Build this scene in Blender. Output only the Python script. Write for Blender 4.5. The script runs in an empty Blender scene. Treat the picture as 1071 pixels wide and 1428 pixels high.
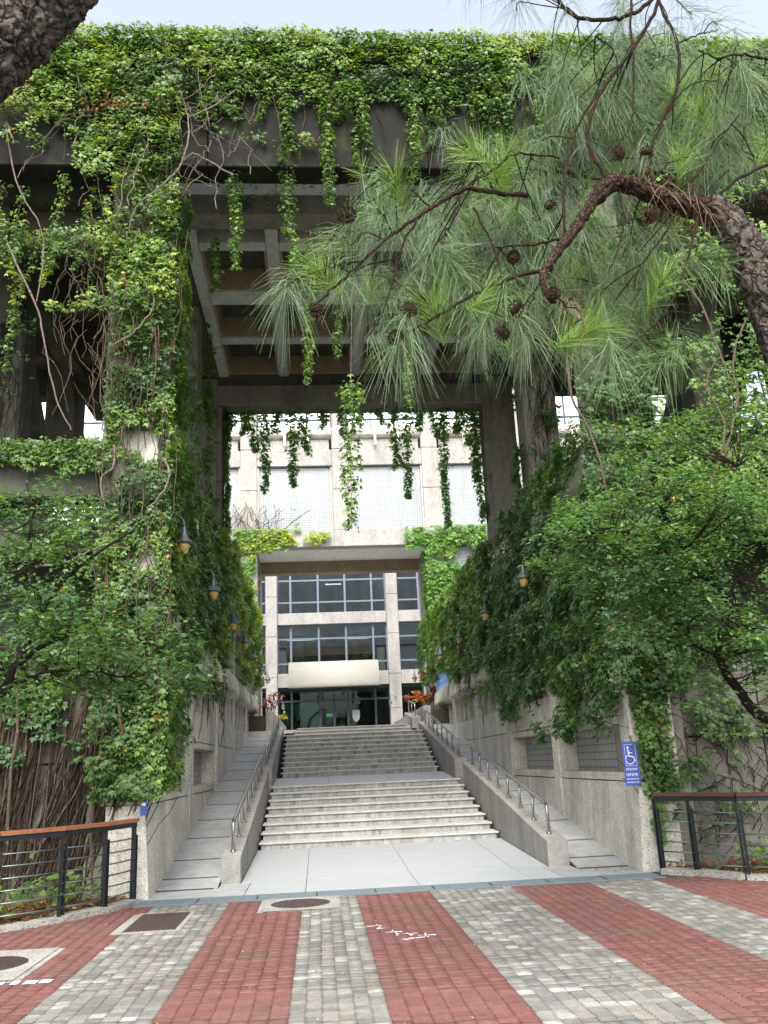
import bpy, math, random
import numpy as np
from mathutils import Matrix, Vector
rng = np.random.default_rng(7); random.seed(7)
scene = bpy.context.scene
R = math.radians
col = scene.collection
# ------------------------------------------------------------------ camera
cam_d = bpy.data.cameras.new('camera'); cam = bpy.data.objects.new('camera', cam_d); col.objects.link(cam)
cam_d.sensor_fit = 'VERTICAL'; cam_d.sensor_height = 24.0; cam_d.lens = 24.0 * 1222.66 / 1428.0
cam_d.clip_start = 0.05; cam_d.clip_end = 2000
YAW, PITCH, ROLL = 0.0824045, 0.2778244, -0.0444419
fw = Vector((math.sin(YAW) * math.cos(PITCH), math.cos(YAW) * math.cos(PITCH), math.sin(PITCH)))
rt = Vector((math.cos(YAW), -math.sin(YAW), 0)); up = rt.cross(fw)
r2 = rt * math.cos(ROLL) + up * math.sin(ROLL); u2 = up * math.cos(ROLL) - rt * math.sin(ROLL)
cam.matrix_world = Matrix(((r2.x, u2.x, -fw.x, 0), (r2.y, u2.y, -fw.y, 0), (r2.z, u2.z, -fw.z, 1.55), (0, 0, 0, 1)))
scene.camera = cam
# ------------------------------------------------------------------ world, sun, exposure
SUN_EL, SUN_AZ = R(50), R(186)          # azimuth clockwise from +Y: behind the camera
world = bpy.data.worlds.new('World'); scene.world = world; world.use_nodes = True
nt = world.node_tree; nt.nodes.clear()
wo = nt.nodes.new('ShaderNodeOutputWorld'); bg = nt.nodes.new('ShaderNodeBackground'); sky = nt.nodes.new('ShaderNodeTexSky')
sky.sky_type = 'NISHITA'; sky.sun_disc = False; sky.sun_elevation = SUN_EL; sky.sun_rotation = SUN_AZ
sky.air_density = 1.0; sky.dust_density = 4.0; sky.ozone_density = 1.0; sky.altitude = 30
hs = nt.nodes.new('ShaderNodeHueSaturation'); hs.inputs['Saturation'].default_value = 0.42
nt.links.new(sky.outputs[0], hs.inputs['Color']); nt.links.new(hs.outputs[0], bg.inputs[0]); nt.links.new(bg.outputs[0], wo.inputs[0])
bg.inputs[1].default_value = 0.15
sd = bpy.data.lights.new('sun', 'SUN'); sd.energy = 0.9; sd.angle = R(20); sd.color = (1.0, 0.96, 0.89)
sun = bpy.data.objects.new('sun', sd); col.objects.link(sun)
sdir = Vector((math.sin(SUN_AZ) * math.cos(SUN_EL), math.cos(SUN_AZ) * math.cos(SUN_EL), math.sin(SUN_EL)))
sun.rotation_euler = sdir.to_track_quat('Z', 'Y').to_euler(); sun.location = (-10, -20, 40)
vs = scene.view_settings; vs.view_transform = 'Standard'; vs.look = 'None'; vs.exposure = 1.65; vs.gamma = 1.0; vs.use_curve_mapping = False
scene.cycles.max_bounces = 8; scene.cycles.transparent_max_bounces = 12; scene.cycles.diffuse_bounces = 4
scene.cycles.use_denoising = True
# ------------------------------------------------------------------ material helpers
MATS = {}
def newmat(name):
    m = bpy.data.materials.new(name); m.use_nodes = True; MATS[name] = m
    t = m.node_tree; p = t.nodes['Principled BSDF']; return m, t, p
def N(t, kind, **kw):
    n = t.nodes.new(kind)
    for k, v in kw.items(): setattr(n, k, v)
    return n
def pos(t, scale=(1, 1, 1)):
    g = N(t, 'ShaderNodeNewGeometry'); mp = N(t, 'ShaderNodeMapping'); mp.inputs['Scale'].default_value = scale
    t.links.new(g.outputs['Position'], mp.inputs['Vector']); return mp.outputs[0]
def noise(t, vec, sc, det=4, rough=.6):
    n = N(t, 'ShaderNodeTexNoise'); n.inputs['Scale'].default_value = sc; n.inputs['Detail'].default_value = det; n.inputs['Roughness'].default_value = rough
    t.links.new(vec, n.inputs['Vector']); return n.outputs['Fac']
def ramp(t, fac, stops, interp='LINEAR'):
    r = N(t, 'ShaderNodeValToRGB'); r.color_ramp.interpolation = interp; e = r.color_ramp.elements
    while len(e) < len(stops): e.new(0.5)
    for i, (p, c) in enumerate(stops):
        e[i].position = p; e[i].color = (*c, 1) if len(c) == 3 else c
    t.links.new(fac, r.inputs[0]); return r.outputs[0]
def mix(t, fac, a, b, mode='MIX'):
    n = N(t, 'ShaderNodeMix', data_type='RGBA', blend_type=mode)
    if isinstance(fac, (int, float)): n.inputs[0].default_value = fac
    else: t.links.new(fac, n.inputs[0])
    for i, v in ((6, a), (7, b)):
        if isinstance(v, tuple): n.inputs[i].default_value = (*v, 1)
        else: t.links.new(v, n.inputs[i])
    return n.outputs[2]
def bump(t, p, h, strength=.3, dist=.01):
    b = N(t, 'ShaderNodeBump'); b.inputs['Strength'].default_value = strength; b.inputs['Distance'].default_value = dist
    t.links.new(h, b.inputs['Height']); t.links.new(b.outputs[0], p.inputs['Normal'])
def concrete(name, c, dark, streak=.5, speck=.5, rough=.9, sscale=1.0, moss=0.0, sv=(1.3, 1.3, .2)):
    m, t, p = newmat(name); v = pos(t)
    big = noise(t, v, .9 * sscale, 5); st = noise(t, pos(t, sv), 1.6 * sscale, 7, .72); fine = noise(t, v, 42, 4, .75)
    lite = tuple(min(1, x * 1.18) for x in c)
    base = mix(t, ramp(t, big, [(.3, (0, 0, 0)), (.7, (1, 1, 1))]), c, lite)
    base = mix(t, ramp(t, st, [(.44, (0, 0, 0)), (.75, (streak,) * 3)]), base, dark)
    mot = noise(t, v, 5.5, 5, .7); base = mix(t, 1.0, base, ramp(t, mot, [(.3, (.8, .79, .77)), (.65, (1.06, 1.06, 1.05))]), 'MULTIPLY')
    if moss: base = mix(t, ramp(t, noise(t, v, 1.7, 6, .7), [(.5, (0, 0, 0)), (.7, (moss,) * 3)]), base, (.05, .07, .025))
    sp = ramp(t, fine, [(.34, (1 - speck * .6,) * 3), (.48, (1, 1, 1)), (.66, (1 + speck * .22,) * 3)])
    base = mix(t, 1.0, base, sp, 'MULTIPLY')
    t.links.new(base, p.inputs['Base Color']); p.inputs['Roughness'].default_value = rough; p.inputs['Specular IOR Level'].default_value = .25
    bump(t, p, fine, .25, .006); return m
def plain(name, c, rough=.5, metal=0.0, var=.15, spec=.4):
    m, t, p = newmat(name); f = noise(t, pos(t), 9, 4)
    t.links.new(mix(t, f, tuple(x * (1 - var) for x in c), tuple(min(1, x * (1 + var)) for x in c)), p.inputs['Base Color'])
    p.inputs['Roughness'].default_value = rough; p.inputs['Metallic'].default_value = metal; p.inputs['Specular IOR Level'].default_value = spec; return m
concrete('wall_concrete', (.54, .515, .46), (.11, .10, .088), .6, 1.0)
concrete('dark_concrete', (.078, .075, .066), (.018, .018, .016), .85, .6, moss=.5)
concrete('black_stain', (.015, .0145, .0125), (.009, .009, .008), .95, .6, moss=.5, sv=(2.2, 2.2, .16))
concrete('dark_wall', (.15, .142, .125), (.04, .037, .032), .7, .8, moss=.3)
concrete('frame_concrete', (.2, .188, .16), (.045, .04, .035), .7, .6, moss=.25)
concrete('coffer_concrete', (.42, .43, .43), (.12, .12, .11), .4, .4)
concrete('coffer_wood', (.3, .24, .165), (.09, .07, .05), .5, .3)
concrete('facade_concrete', (.37, .36, .342), (.17, .16, .15), .55, .8)
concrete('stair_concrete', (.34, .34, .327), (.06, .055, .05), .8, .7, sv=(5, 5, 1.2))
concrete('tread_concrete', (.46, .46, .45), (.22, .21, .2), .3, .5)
concrete('kerb_concrete', (.27, .262, .248), (.10, .095, .09), .6, .5)
concrete('ramp_concrete', (.33, .34, .345), (.19, .19, .19), .4, .5)
concrete('gravel_concrete', (.33, .32, .30), (.08, .08, .07), .5, 1.3)
concrete('soffit_white', (.72, .72, .71), (.5, .5, .48), .3, .1)
plain('dark_room', (.2, .205, .21), .9); plain('room_wall', (.3, .305, .31), .9)
plain('joint', (.05, .045, .04), .95); plain('soil', (.055, .042, .03), 1, var=.4)
plain('steel_dark', (.035, .042, .05), .45, .6); plain('steel_bar', (.2, .22, .23), .4, .7)
plain('stainless', (.36, .36, .36), .3, 1.0, .05); plain('cast_iron', (.085, .062, .058), .6, .5)
plain('window_frame', (.17, .21, .26), .45, .3); plain('window_frame_dark', (.05, .06, .075), .45, .3)
plain('lamp_metal', (.10, .115, .14), .45, .4); plain('sign_blue', (.055, .11, .42), .45); plain('white_print', (.8, .8, .82), .5, var=.05)
plain('banner_blue', (.12, .38, .85), .5); plain('drain_steel', (.17, .21, .23), .55, .3); plain('dark_gap', (.02, .02, .02), 1)
plain('teal', (.01, .36, .28), .4); plain('mural_green', (.01, .06, .03), .5); plain('red_print', (.55, .05, .04), .5); plain('orange_print', (.7, .28, .03), .5)
plain('grey_print', (.3, .29, .32), .5); plain('terracotta', (.45, .12, .06), .7); plain('white_pot', (.75, .75, .73), .5)
def wood(name, c):
    m, t, p = newmat(name); n = noise(t, pos(t, (3, 3, 40)), 2.5, 5, .7); f = noise(t, pos(t), 30, 4)
    b = mix(t, n, tuple(x * .6 for x in c), tuple(x * 1.35 for x in c)); b = mix(t, ramp(t, f, [(.45, (0, 0, 0)), (.7, (.5, .5, .5))]), b, (.06, .035, .02))
    t.links.new(b, p.inputs['Base Color']); p.inputs['Roughness'].default_value = .75; bump(t, p, n, .3, .004)
wood('rail_wood', (.36, .15, .065)); wood('rail_wood_dark', (.12, .05, .03))
# awning metal, slightly dimpled
m, t, p = newmat('canopy_metal'); nz = noise(t, pos(t, (1, 1, 1.6)), 1.3, 3)
t.links.new(mix(t, nz, (.33, .318, .28), (.41, .395, .35)), p.inputs['Base Color']); p.inputs['Roughness'].default_value = .62; p.inputs['Specular IOR Level'].default_value = .2; bump(t, p, nz, .35, .06)
# amber lamp glass
m, t, p = newmat('amber_glass'); p.inputs['Base Color'].default_value = (.5, .33, .09, 1); p.inputs['Roughness'].default_value = .18; p.inputs['Transmission Weight'].default_value = .35
# window glass: part mirror, part see-through
def glass(name, tint, refl, g=(.85, .92, .95)):
    m, t, p = newmat(name); t.nodes.remove(p); out = t.nodes['Material Output']
    tr = N(t, 'ShaderNodeBsdfTransparent'); tr.inputs[0].default_value = (*tint, 1); gl = N(t, 'ShaderNodeBsdfGlossy'); gl.inputs['Roughness'].default_value = .015; gl.inputs[0].default_value = (*g, 1)
    fr = N(t, 'ShaderNodeFresnel'); fr.inputs[0].default_value = 1.5; ad = N(t, 'ShaderNodeMath', operation='MULTIPLY_ADD'); ad.inputs[1].default_value = 1.0; ad.inputs[2].default_value = refl
    mx = N(t, 'ShaderNodeMixShader'); t.links.new(fr.outputs[0], ad.inputs[0]); t.links.new(ad.outputs[0], mx.inputs[0]); t.links.new(tr.outputs[0], mx.inputs[1]); t.links.new(gl.outputs[0], mx.inputs[2]); t.links.new(mx.outputs[0], out.inputs[0])
glass('glass', (.68, .74, .74), .26, (.8, .86, .9)); glass('glass_clear', (.7, .76, .74), .0, (.28, .31, .31)); glass('glass_mirror', (.25, .35, .4), .75)
m, t, p = newmat('tube_light'); p.inputs['Emission Color'].default_value = (.9, .95, 1, 1); p.inputs['Emission Strength'].default_value = 1.2
m, t, p = newmat('exit_light'); p.inputs['Base Color'].default_value = (0, .4, .15, 1); p.inputs['Emission Color'].default_value = (.05, .8, .35, 1); p.inputs['Emission Strength'].default_value = .15
# small square wall tiles
def tiles(name, c, grout, w, h, axis):
    m, t, p = newmat(name); g = N(t, 'ShaderNodeNewGeometry'); s = N(t, 'ShaderNodeSeparateXYZ'); cb = N(t, 'ShaderNodeCombineXYZ')
    t.links.new(g.outputs['Position'], s.inputs[0]); t.links.new(s.outputs[axis], cb.inputs[0]); t.links.new(s.outputs['Z'], cb.inputs[1])
    b = N(t, 'ShaderNodeTexBrick'); b.offset = 0; b.inputs['Scale'].default_value = 1; b.inputs['Brick Width'].default_value = w; b.inputs['Row Height'].default_value = h; b.inputs['Mortar Size'].default_value = .011
    b.inputs['Color1'].default_value = (*c, 1); b.inputs['Color2'].default_value = (*(x * .9 for x in c), 1); b.inputs['Mortar'].default_value = (*grout, 1); b.inputs['Mortar Smooth'].default_value = .1
    t.links.new(cb.outputs[0], b.inputs['Vector']); st = noise(t, pos(t, (2, 2, .3)), 1.5, 5)
    t.links.new(mix(t, ramp(t, st, [(.5, (0, 0, 0)), (.75, (.4, .4, .4))]), b.outputs[0], tuple(x * .5 for x in c)), p.inputs['Base Color']); p.inputs['Roughness'].default_value = .4
    bump(t, p, b.outputs['Fac'], -.4, .01)
tiles('mosaic', (.36, .378, .392), (.215, .23, .24), .105, .105, 'X'); tiles('niche_tile', (.33, .34, .33), (.15, .15, .14), .24, .12, 'Y')
# pavers: colour from a per-piece value
def paver(name, stops):
    m, t, p = newmat(name); a = N(t, 'ShaderNodeAttribute', attribute_name='tint'); o = N(t, 'ShaderNodeObjectInfo'); ad = N(t, 'ShaderNodeMath', operation='ADD'); frc = N(t, 'ShaderNodeMath', operation='FRACT')
    t.links.new(a.outputs['Fac'], ad.inputs[0]); t.links.new(o.outputs['Random'], ad.inputs[1]); t.links.new(ad.outputs[0], frc.inputs[0])
    c = ramp(t, frc.outputs[0], stops); v = pos(t); f = noise(t, v, 130, 3, .7); big = noise(t, v, 1.1, 5)
    c = mix(t, 1.0, c, ramp(t, f, [(.35, (.62, .62, .62)), (.5, (1, 1, 1)), (.7, (1.12, 1.12, 1.12))]), 'MULTIPLY')
    c = mix(t, ramp(t, big, [(.42, (0, 0, 0)), (.75, (.5, .5, .5))]), c, (.13, .11, .09)); c = mix(t, 1.0, c, ramp(t, noise(t, v, 14, 5, .75), [(.3, (.72, .72, .72)), (.7, (1.15, 1.13, 1.1))]), 'MULTIPLY')
    t.links.new(c, p.inputs['Base Color']); p.inputs['Roughness'].default_value = .88; p.inputs['Specular IOR Level'].default_value = .25; bump(t, p, f, .3, .004)
paver('paver_red', [(0, (.185, .08, .07)), (.5, (.21, .09, .078)), (1, (.235, .106, .092))])
paver('paver_grey', [(0, (.18, .18, .17)), (.25, (.22, .22, .208)), (.55, (.275, .268, .245)), (.89, (.305, .285, .255)), (.93, (.42, .42, .4)), (1, (.4, .4, .38))])
m, t, p = newmat('paver_bed'); f = noise(t, pos(t), 2.2, 6, .7); t.links.new(ramp(t, f, [(.4, (.05, .045, .035)), (.6, (.07, .075, .03)), (.75, (.13, .12, .09))]), p.inputs['Base Color']); p.inputs['Roughness'].default_value = 1
m, t, p = newmat('apron_tile'); v = pos(t, (1, 3, 1)); f = noise(t, v, 2.4, 6, .65); f2 = noise(t, pos(t), 70, 3)
c = mix(t, f, (.31, .33, .34), (.43, .45, .46)); c = mix(t, 1.0, c, ramp(t, f2, [(.35, (.85, .85, .85)), (.6, (1.03, 1.03, 1.03))]), 'MULTIPLY'); t.links.new(c, p.inputs['Base Color']); p.inputs['Roughness'].default_value = .55
m, t, p = newmat('far_ground'); f = noise(t, pos(t), .4, 5); t.links.new(mix(t, f, (.09, .09, .085), (.13, .125, .11)), p.inputs['Base Color']); p.inputs['Roughness'].default_value = .95
# leaves: colour per leaf from a point attribute
def leafmat(name, trans=.25, rough=.42, spec=.45):
    m, t, p = newmat(name); a = N(t, 'ShaderNodeAttribute', attribute_name='tint'); out = t.nodes['Material Output']
    t.links.new(a.outputs['Color'], p.inputs['Base Color']); p.inputs['Roughness'].default_value = rough; p.inputs['Specular IOR Level'].default_value = spec
    if trans:
        tl = N(t, 'ShaderNodeBsdfTranslucent'); t.links.new(mix(t, 1.0, a.outputs['Color'], (1.5, 1.5, .55), 'MULTIPLY'), tl.inputs[0])
        mx = N(t, 'ShaderNodeMixShader'); mx.inputs[0].default_value = trans; t.links.new(p.outputs[0], mx.inputs[1]); t.links.new(tl.outputs[0], mx.inputs[2]); t.links.new(mx.outputs[0], out.inputs[0])
leafmat('leaf', .38); leafmat('needle', .12, .5); leafmat('petal', .3)
def bark(name, c1, c2, crack, sc):
    m, t, p = newmat(name); v = pos(t); vo = N(t, 'ShaderNodeTexVoronoi', feature='DISTANCE_TO_EDGE'); vo.inputs['Scale'].default_value = sc
    w = N(t, 'ShaderNodeMapping'); w.inputs['Scale'].default_value = (1, 1, .6); t.links.new(v, w.inputs[0])
    wn = N(t, 'ShaderNodeTexNoise'); wn.inputs['Scale'].default_value = sc * .7; t.links.new(v, wn.inputs['Vector']); ml = N(t, 'ShaderNodeVectorMath', operation='MULTIPLY_ADD'); ml.inputs[1].default_value = (.13,) * 3; t.links.new(wn.outputs['Color'], ml.inputs[0]); t.links.new(w.outputs[0], ml.inputs[2]); t.links.new(ml.outputs[0], vo.inputs['Vector'])
    f = noise(t, v, sc * 2.4, 6, .7); base = mix(t, f, c1, c2); k = ramp(t, vo.outputs['Distance'], [(.0, (1, 1, 1)), (.1, (0, 0, 0))])
    base = mix(t, k, base, crack); t.links.new(base, p.inputs['Base Color']); p.inputs['Roughness'].default_value = .95; p.inputs['Specular IOR Level'].default_value = .15
    ad = N(t, 'ShaderNodeMath', operation='MULTIPLY_ADD'); ad.inputs[1].default_value = .35; t.links.new(f, ad.inputs[0]); t.links.new(ramp(t, vo.outputs['Distance'], [(0, (0, 0, 0)), (.2, (1, 1, 1))]), ad.inputs[2]); bump(t, p, ad.outputs[0], .9, .02)
bark('pine_bark', (.045, .038, .033), (.17, .145, .125), (.026, .021, .018), 15); bark('pale_vine', (.26, .21, .17), (.42, .36, .3), (.15, .12, .1), 40); bark('limb_bark', (.035, .024, .02), (.12, .075, .056), (.015, .01, .008), 32)
bark('twig_bark', (.03, .02, .016), (.085, .056, .042), (.02, .014, .01), 40); bark('vine_bark', (.15, .11, .08), (.30, .235, .18), (.07, .05, .035), 40); bark('dark_twig', (.025, .02, .017), (.06, .047, .04), (.01, .01, .01), 40)
bark('root_bark', (.06, .046, .036), (.14, .108, .082), (.03, .02, .015), 40); bark('cone_scale', (.045, .028, .02), (.12, .075, .05), (.015, .01, .008), 60); bark('fine_stem', (.03, .024, .018), (.075, .06, .045), (.02, .015, .01), 40)
# ------------------------------------------------------------------ object helpers
def tag(o, label=None, cat=None, group=None, kind=None):
    if label: o['label'] = label
    if cat: o['category'] = cat
    if group: o['group'] = group
    if kind: o['kind'] = kind
    return o
def empty(name, loc, label, cat, group=None):
    o = bpy.data.objects.new(name, None); o.empty_display_size = .2; o.location = loc; col.objects.link(o); return tag(o, label, cat, group)
def chain(o):
    v = Vector((0, 0, 0))
    while o is not None: v += o.location; o = o.parent
    return v
def link(name, me, mat, parent=None, local=False):
    if mat is not None and not me.materials: me.materials.append(MATS[mat])
    o = bpy.data.objects.new(name, me); col.objects.link(o)
    if parent is not None:
        o.parent = parent
        if not local: o.location = -chain(parent)
    return o
class MB:
    def __init__(s): s.v = []; s.f = []
    def add(s, v, f):
        b = len(s.v); s.v += [tuple(p) for p in v]; s.f += [tuple(b + i for i in q) for q in f]; return s
    def box(s, x0, x1, y0, y1, z0, z1, c=0.0):
        x0, x1 = sorted((x0, x1)); y0, y1 = sorted((y0, y1)); z0, z1 = sorted((z0, z1))
        if c <= 0 or min(x1 - x0, y1 - y0, z1 - z0) < 2.5 * c:
            v = [(x, y, z) for x in (x0, x1) for y in (y0, y1) for z in (z0, z1)]
            return s.add(v, [(0, 1, 3, 2), (4, 6, 7, 5), (0, 4, 5, 1), (2, 3, 7, 6), (0, 2, 6, 4), (1, 5, 7, 3)])
        v = []; f = []; X = (x0, x1); Y = (y0, y1); Z = (z0, z1); idx = {}
        for i in (0, 1):
            for j in (0, 1):
                for k in (0, 1):
                    sx, sy, sz = (c if i == 0 else -c), (c if j == 0 else -c), (c if k == 0 else -c)
                    for a, q in enumerate(((X[i], Y[j] + sy, Z[k] + sz), (X[i] + sx, Y[j], Z[k] + sz), (X[i] + sx, Y[j] + sy, Z[k]))):
                        idx[i, j, k, a] = len(v); v.append(q)
                    f.append((idx[i, j, k, 0], idx[i, j, k, 1], idx[i, j, k, 2]))
        for i in (0, 1):
            f.append(tuple(idx[i, j, k, 0] for j, k in ((0, 0), (1, 0), (1, 1), (0, 1))))
            f.append(tuple(idx[j, i, k, 1] for j, k in ((0, 0), (1, 0), (1, 1), (0, 1))))
            f.append(tuple(idx[j, k, i, 2] for j, k in ((0, 0), (1, 0), (1, 1), (0, 1))))
        for i in (0, 1):
            for j in (0, 1):
                f.append((idx[i, j, 0, 0], idx[i, j, 1, 0], idx[i, j, 1, 1], idx[i, j, 0, 1]))
                f.append((idx[i, 0, j, 0], idx[i, 1, j, 0], idx[i, 1, j, 2], idx[i, 0, j, 2]))
                f.append((idx[0, i, j, 1], idx[1, i, j, 1], idx[1, i, j, 2], idx[0, i, j, 2]))
        return s.add(v, f)
    def prism(s, poly, a0, a1, axis='x'):
        n = len(poly); v = []
        for a in (a0, a1):
            for p, q in poly: v.append((a, p, q) if axis == 'x' else ((p, a, q) if axis == 'y' else (p, q, a)))
        return s.add(v, [tuple(range(n)), tuple(range(2 * n - 1, n - 1, -1))] + [(i, (i + 1) % n, n + (i + 1) % n, n + i) for i in range(n)])
    def tube(s, pts, rad, n=6, cap=True):
        P = [Vector(p) for p in pts]; k = len(P); rad = rad if isinstance(rad, (list, tuple, np.ndarray)) else [rad] * k
        v = []; f = []; ref = Vector((.31, .17, .93)); prev = None
        for i in range(k):
            d = (P[min(i + 1, k - 1)] - P[max(i - 1, 0)])
            d = d.normalized() if d.length > 1e-9 else Vector((0, 0, 1))
            if prev is None:
                a = d.cross(ref)
                if a.length < .1: a = d.cross(Vector((1, 0, 0)))
                a.normalize()
            else:
                a = prev - d * prev.dot(d)
                if a.length < 1e-6: a = d.cross(ref)
                a.normalize()
            prev = a; b = d.cross(a)
            for j in range(n):
                t = 2 * math.pi * j / n; v.append(P[i] + (a * math.cos(t) + b * math.sin(t)) * float(rad[i]))
        for i in range(k - 1):
            for j in range(n):
                f.append((i * n + j, i * n + (j + 1) % n, (i + 1) * n + (j + 1) % n, (i + 1) * n + j))
        if cap: f.append(tuple(range(n - 1, -1, -1))); f.append(tuple((k - 1) * n + j for j in range(n)))
        return s.add(v, f)
    def lathe(s, prof, n=12, c=(0, 0, 0)):
        v = []; f = []
        for r, z in prof:
            for j in range(n):
                t = 2 * math.pi * j / n; v.append((c[0] + r * math.cos(t), c[1] + r * math.sin(t), c[2] + z))
        for i in range(len(prof) - 1):
            for j in range(n): f.append((i * n + j, i * n + (j + 1) % n, (i + 1) * n + (j + 1) % n, (i + 1) * n + j))
        f.append(tuple(range(n - 1, -1, -1))); f.append(tuple((len(prof) - 1) * n + j for j in range(n)))
        return s.add(v, f)
    def mesh(s, name, smooth=False):
        me = bpy.data.meshes.new(name); me.from_pydata(s.v, [], s.f); me.update()
        if smooth: me.polygons.foreach_set('use_smooth', np.ones(len(me.polygons), bool))
        return me
    def build(s, name, mat, parent=None, smooth=False, local=False):
        return link(name, s.mesh(name, smooth), mat, parent, local)
def box(name, mat, parent, x0, x1, y0, y1, z0, z1, c=0.008): return MB().box(x0, x1, y0, y1, z0, z1, c).build(name, mat, parent)
def copy_tree(o, parent=None):
    c = o.copy(); col.objects.link(c); c.parent = parent
    for ch in list(o.children): copy_tree(ch, c)
    return c
def fastmesh(name, V, F, cols=None, smooth=False):
    """V (n,3), F (m,k) with constant k; cols (n,3) as the point attribute 'tint'"""
    me = bpy.data.meshes.new(name); n = len(V); m, k = F.shape
    me.vertices.add(n); me.vertices.foreach_set('co', np.ascontiguousarray(V, np.float32).ravel())
    me.loops.add(m * k); me.loops.foreach_set('vertex_index', np.ascontiguousarray(F, np.int32).ravel())
    me.polygons.add(m); me.polygons.foreach_set('loop_start', np.arange(0, m * k, k, dtype=np.int32)); 
    if smooth: me.polygons.foreach_set('use_smooth', np.ones(m, bool))
    me.update(calc_edges=True)
    if cols is not None:
        a = me.attributes.new('tint', 'FLOAT_COLOR', 'POINT'); c4 = np.ones((n, 4), np.float32); c4[:, :3] = cols; a.data.foreach_set('color', c4.ravel())
    return me
def nrm(a): return a / np.maximum(np.linalg.norm(a, axis=-1, keepdims=True), 1e-9)
def h3(i, j, k, s):
    x = (i * 374761393 + j * 668265263 + k * 2147483647 + s * 974711) & 0xffffffff
    x = ((x ^ (x >> 13)) * 1274126177) & 0xffffffff; x = (x ^ (x >> 16)) & 0xffffff; return x / float(0xffffff)
def vn(P, f, seed=0):
    Q = np.asarray(P, float) * f + 1000.0; I = np.floor(Q).astype(np.int64); T = Q - I; T = T * T * (3 - 2 * T); r = 0
    for a in (0, 1):
        for b in (0, 1):
            for c in (0, 1):
                w = (T[:, 0] if a else 1 - T[:, 0]) * (T[:, 1] if b else 1 - T[:, 1]) * (T[:, 2] if c else 1 - T[:, 2])
                r = r + w * h3(I[:, 0] + a, I[:, 1] + b, I[:, 2] + c, seed)
    return r
LOBED = (np.array([(0, 0, 0), (-.36, .1, -.04), (-.52, .5, -.12), (-.16, .52, .03), (0, 1, -.16), (.16, .52, .03), (.52, .5, -.12), (.36, .1, -.04)]), np.array([(0, 3, 1), (1, 3, 2), (0, 5, 3), (3, 5, 4), (0, 7, 5), (7, 6, 5)]))
OVAL = (np.array([(0, 0, 0), (-.27, .38, -.05), (-.16, .75, -.06), (0, 1, -.1), (.16, .75, -.06), (.27, .38, -.05), (0, .45, .05)]), np.array([(0, 6, 1), (1, 6, 2), (2, 6, 3), (3, 6, 4), (4, 6, 5), (5, 6, 0)]))
SLIM = (np.array([(0, 0, 0), (-.17, .45, -.03), (0, 1, -.12), (.17, .45, -.03)]), np.array([(0, 2, 1), (0, 3, 2)]))
def leafmesh(name, P, Nn, T, S, C, tpl=LOBED):
    Nn = nrm(Nn); T = nrm(T - Nn * np.sum(T * Nn, 1, keepdims=True)); B = np.cross(T, Nn); v, f = tpl
    V = P[:, None] + S[:, None, None] * (v[None, :, 0, None] * B[:, None] + v[None, :, 1, None] * T[:, None] + v[None, :, 2, None] * Nn[:, None])
    n = len(P); F = (f[None] + (np.arange(n) * len(v))[:, None, None]).reshape(-1, 3)
    return fastmesh(name, V.reshape(-1, 3), F, np.repeat(C, len(v), 0))
G_DARK = ((.036, .082, .022), (.08, .155, .04)); G_MID = ((.06, .13, .03), (.13, .225, .055)); G_LITE = ((.105, .2, .04), (.22, .335, .08)); G_YEL = ((.15, .24, .03), (.31, .385, .06)); G_BLUE = ((.04, .105, .035), (.10, .2, .068)); G_FAR = ((.07, .2, .03), (.16, .34, .06))
def palette(P, pals, f=1.3, yellow=.012, seed=3):
    n = len(P); a = np.clip((vn(P, f, seed) - .5) * 2.2 + .5, 0, .999) * len(pals); k = np.clip((a + rng.normal(0, .45, n)).astype(int), 0, len(pals) - 1)
    lo = np.array([p[0] for p in pals])[k]; hi = np.array([p[1] for p in pals])[k]; t = rng.random((n, 1)); C = lo + (hi - lo) * t
    m = rng.random(n) < yellow; C[m] = np.array((.42, .30, .03)) * (.6 + .6 * rng.random((m.sum(), 1))); m = rng.random(n) < yellow * .15; C[m] = np.array((.32, .07, .02)) * (.6 + .6 * rng.random((m.sum(), 1)))
    return C
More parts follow.
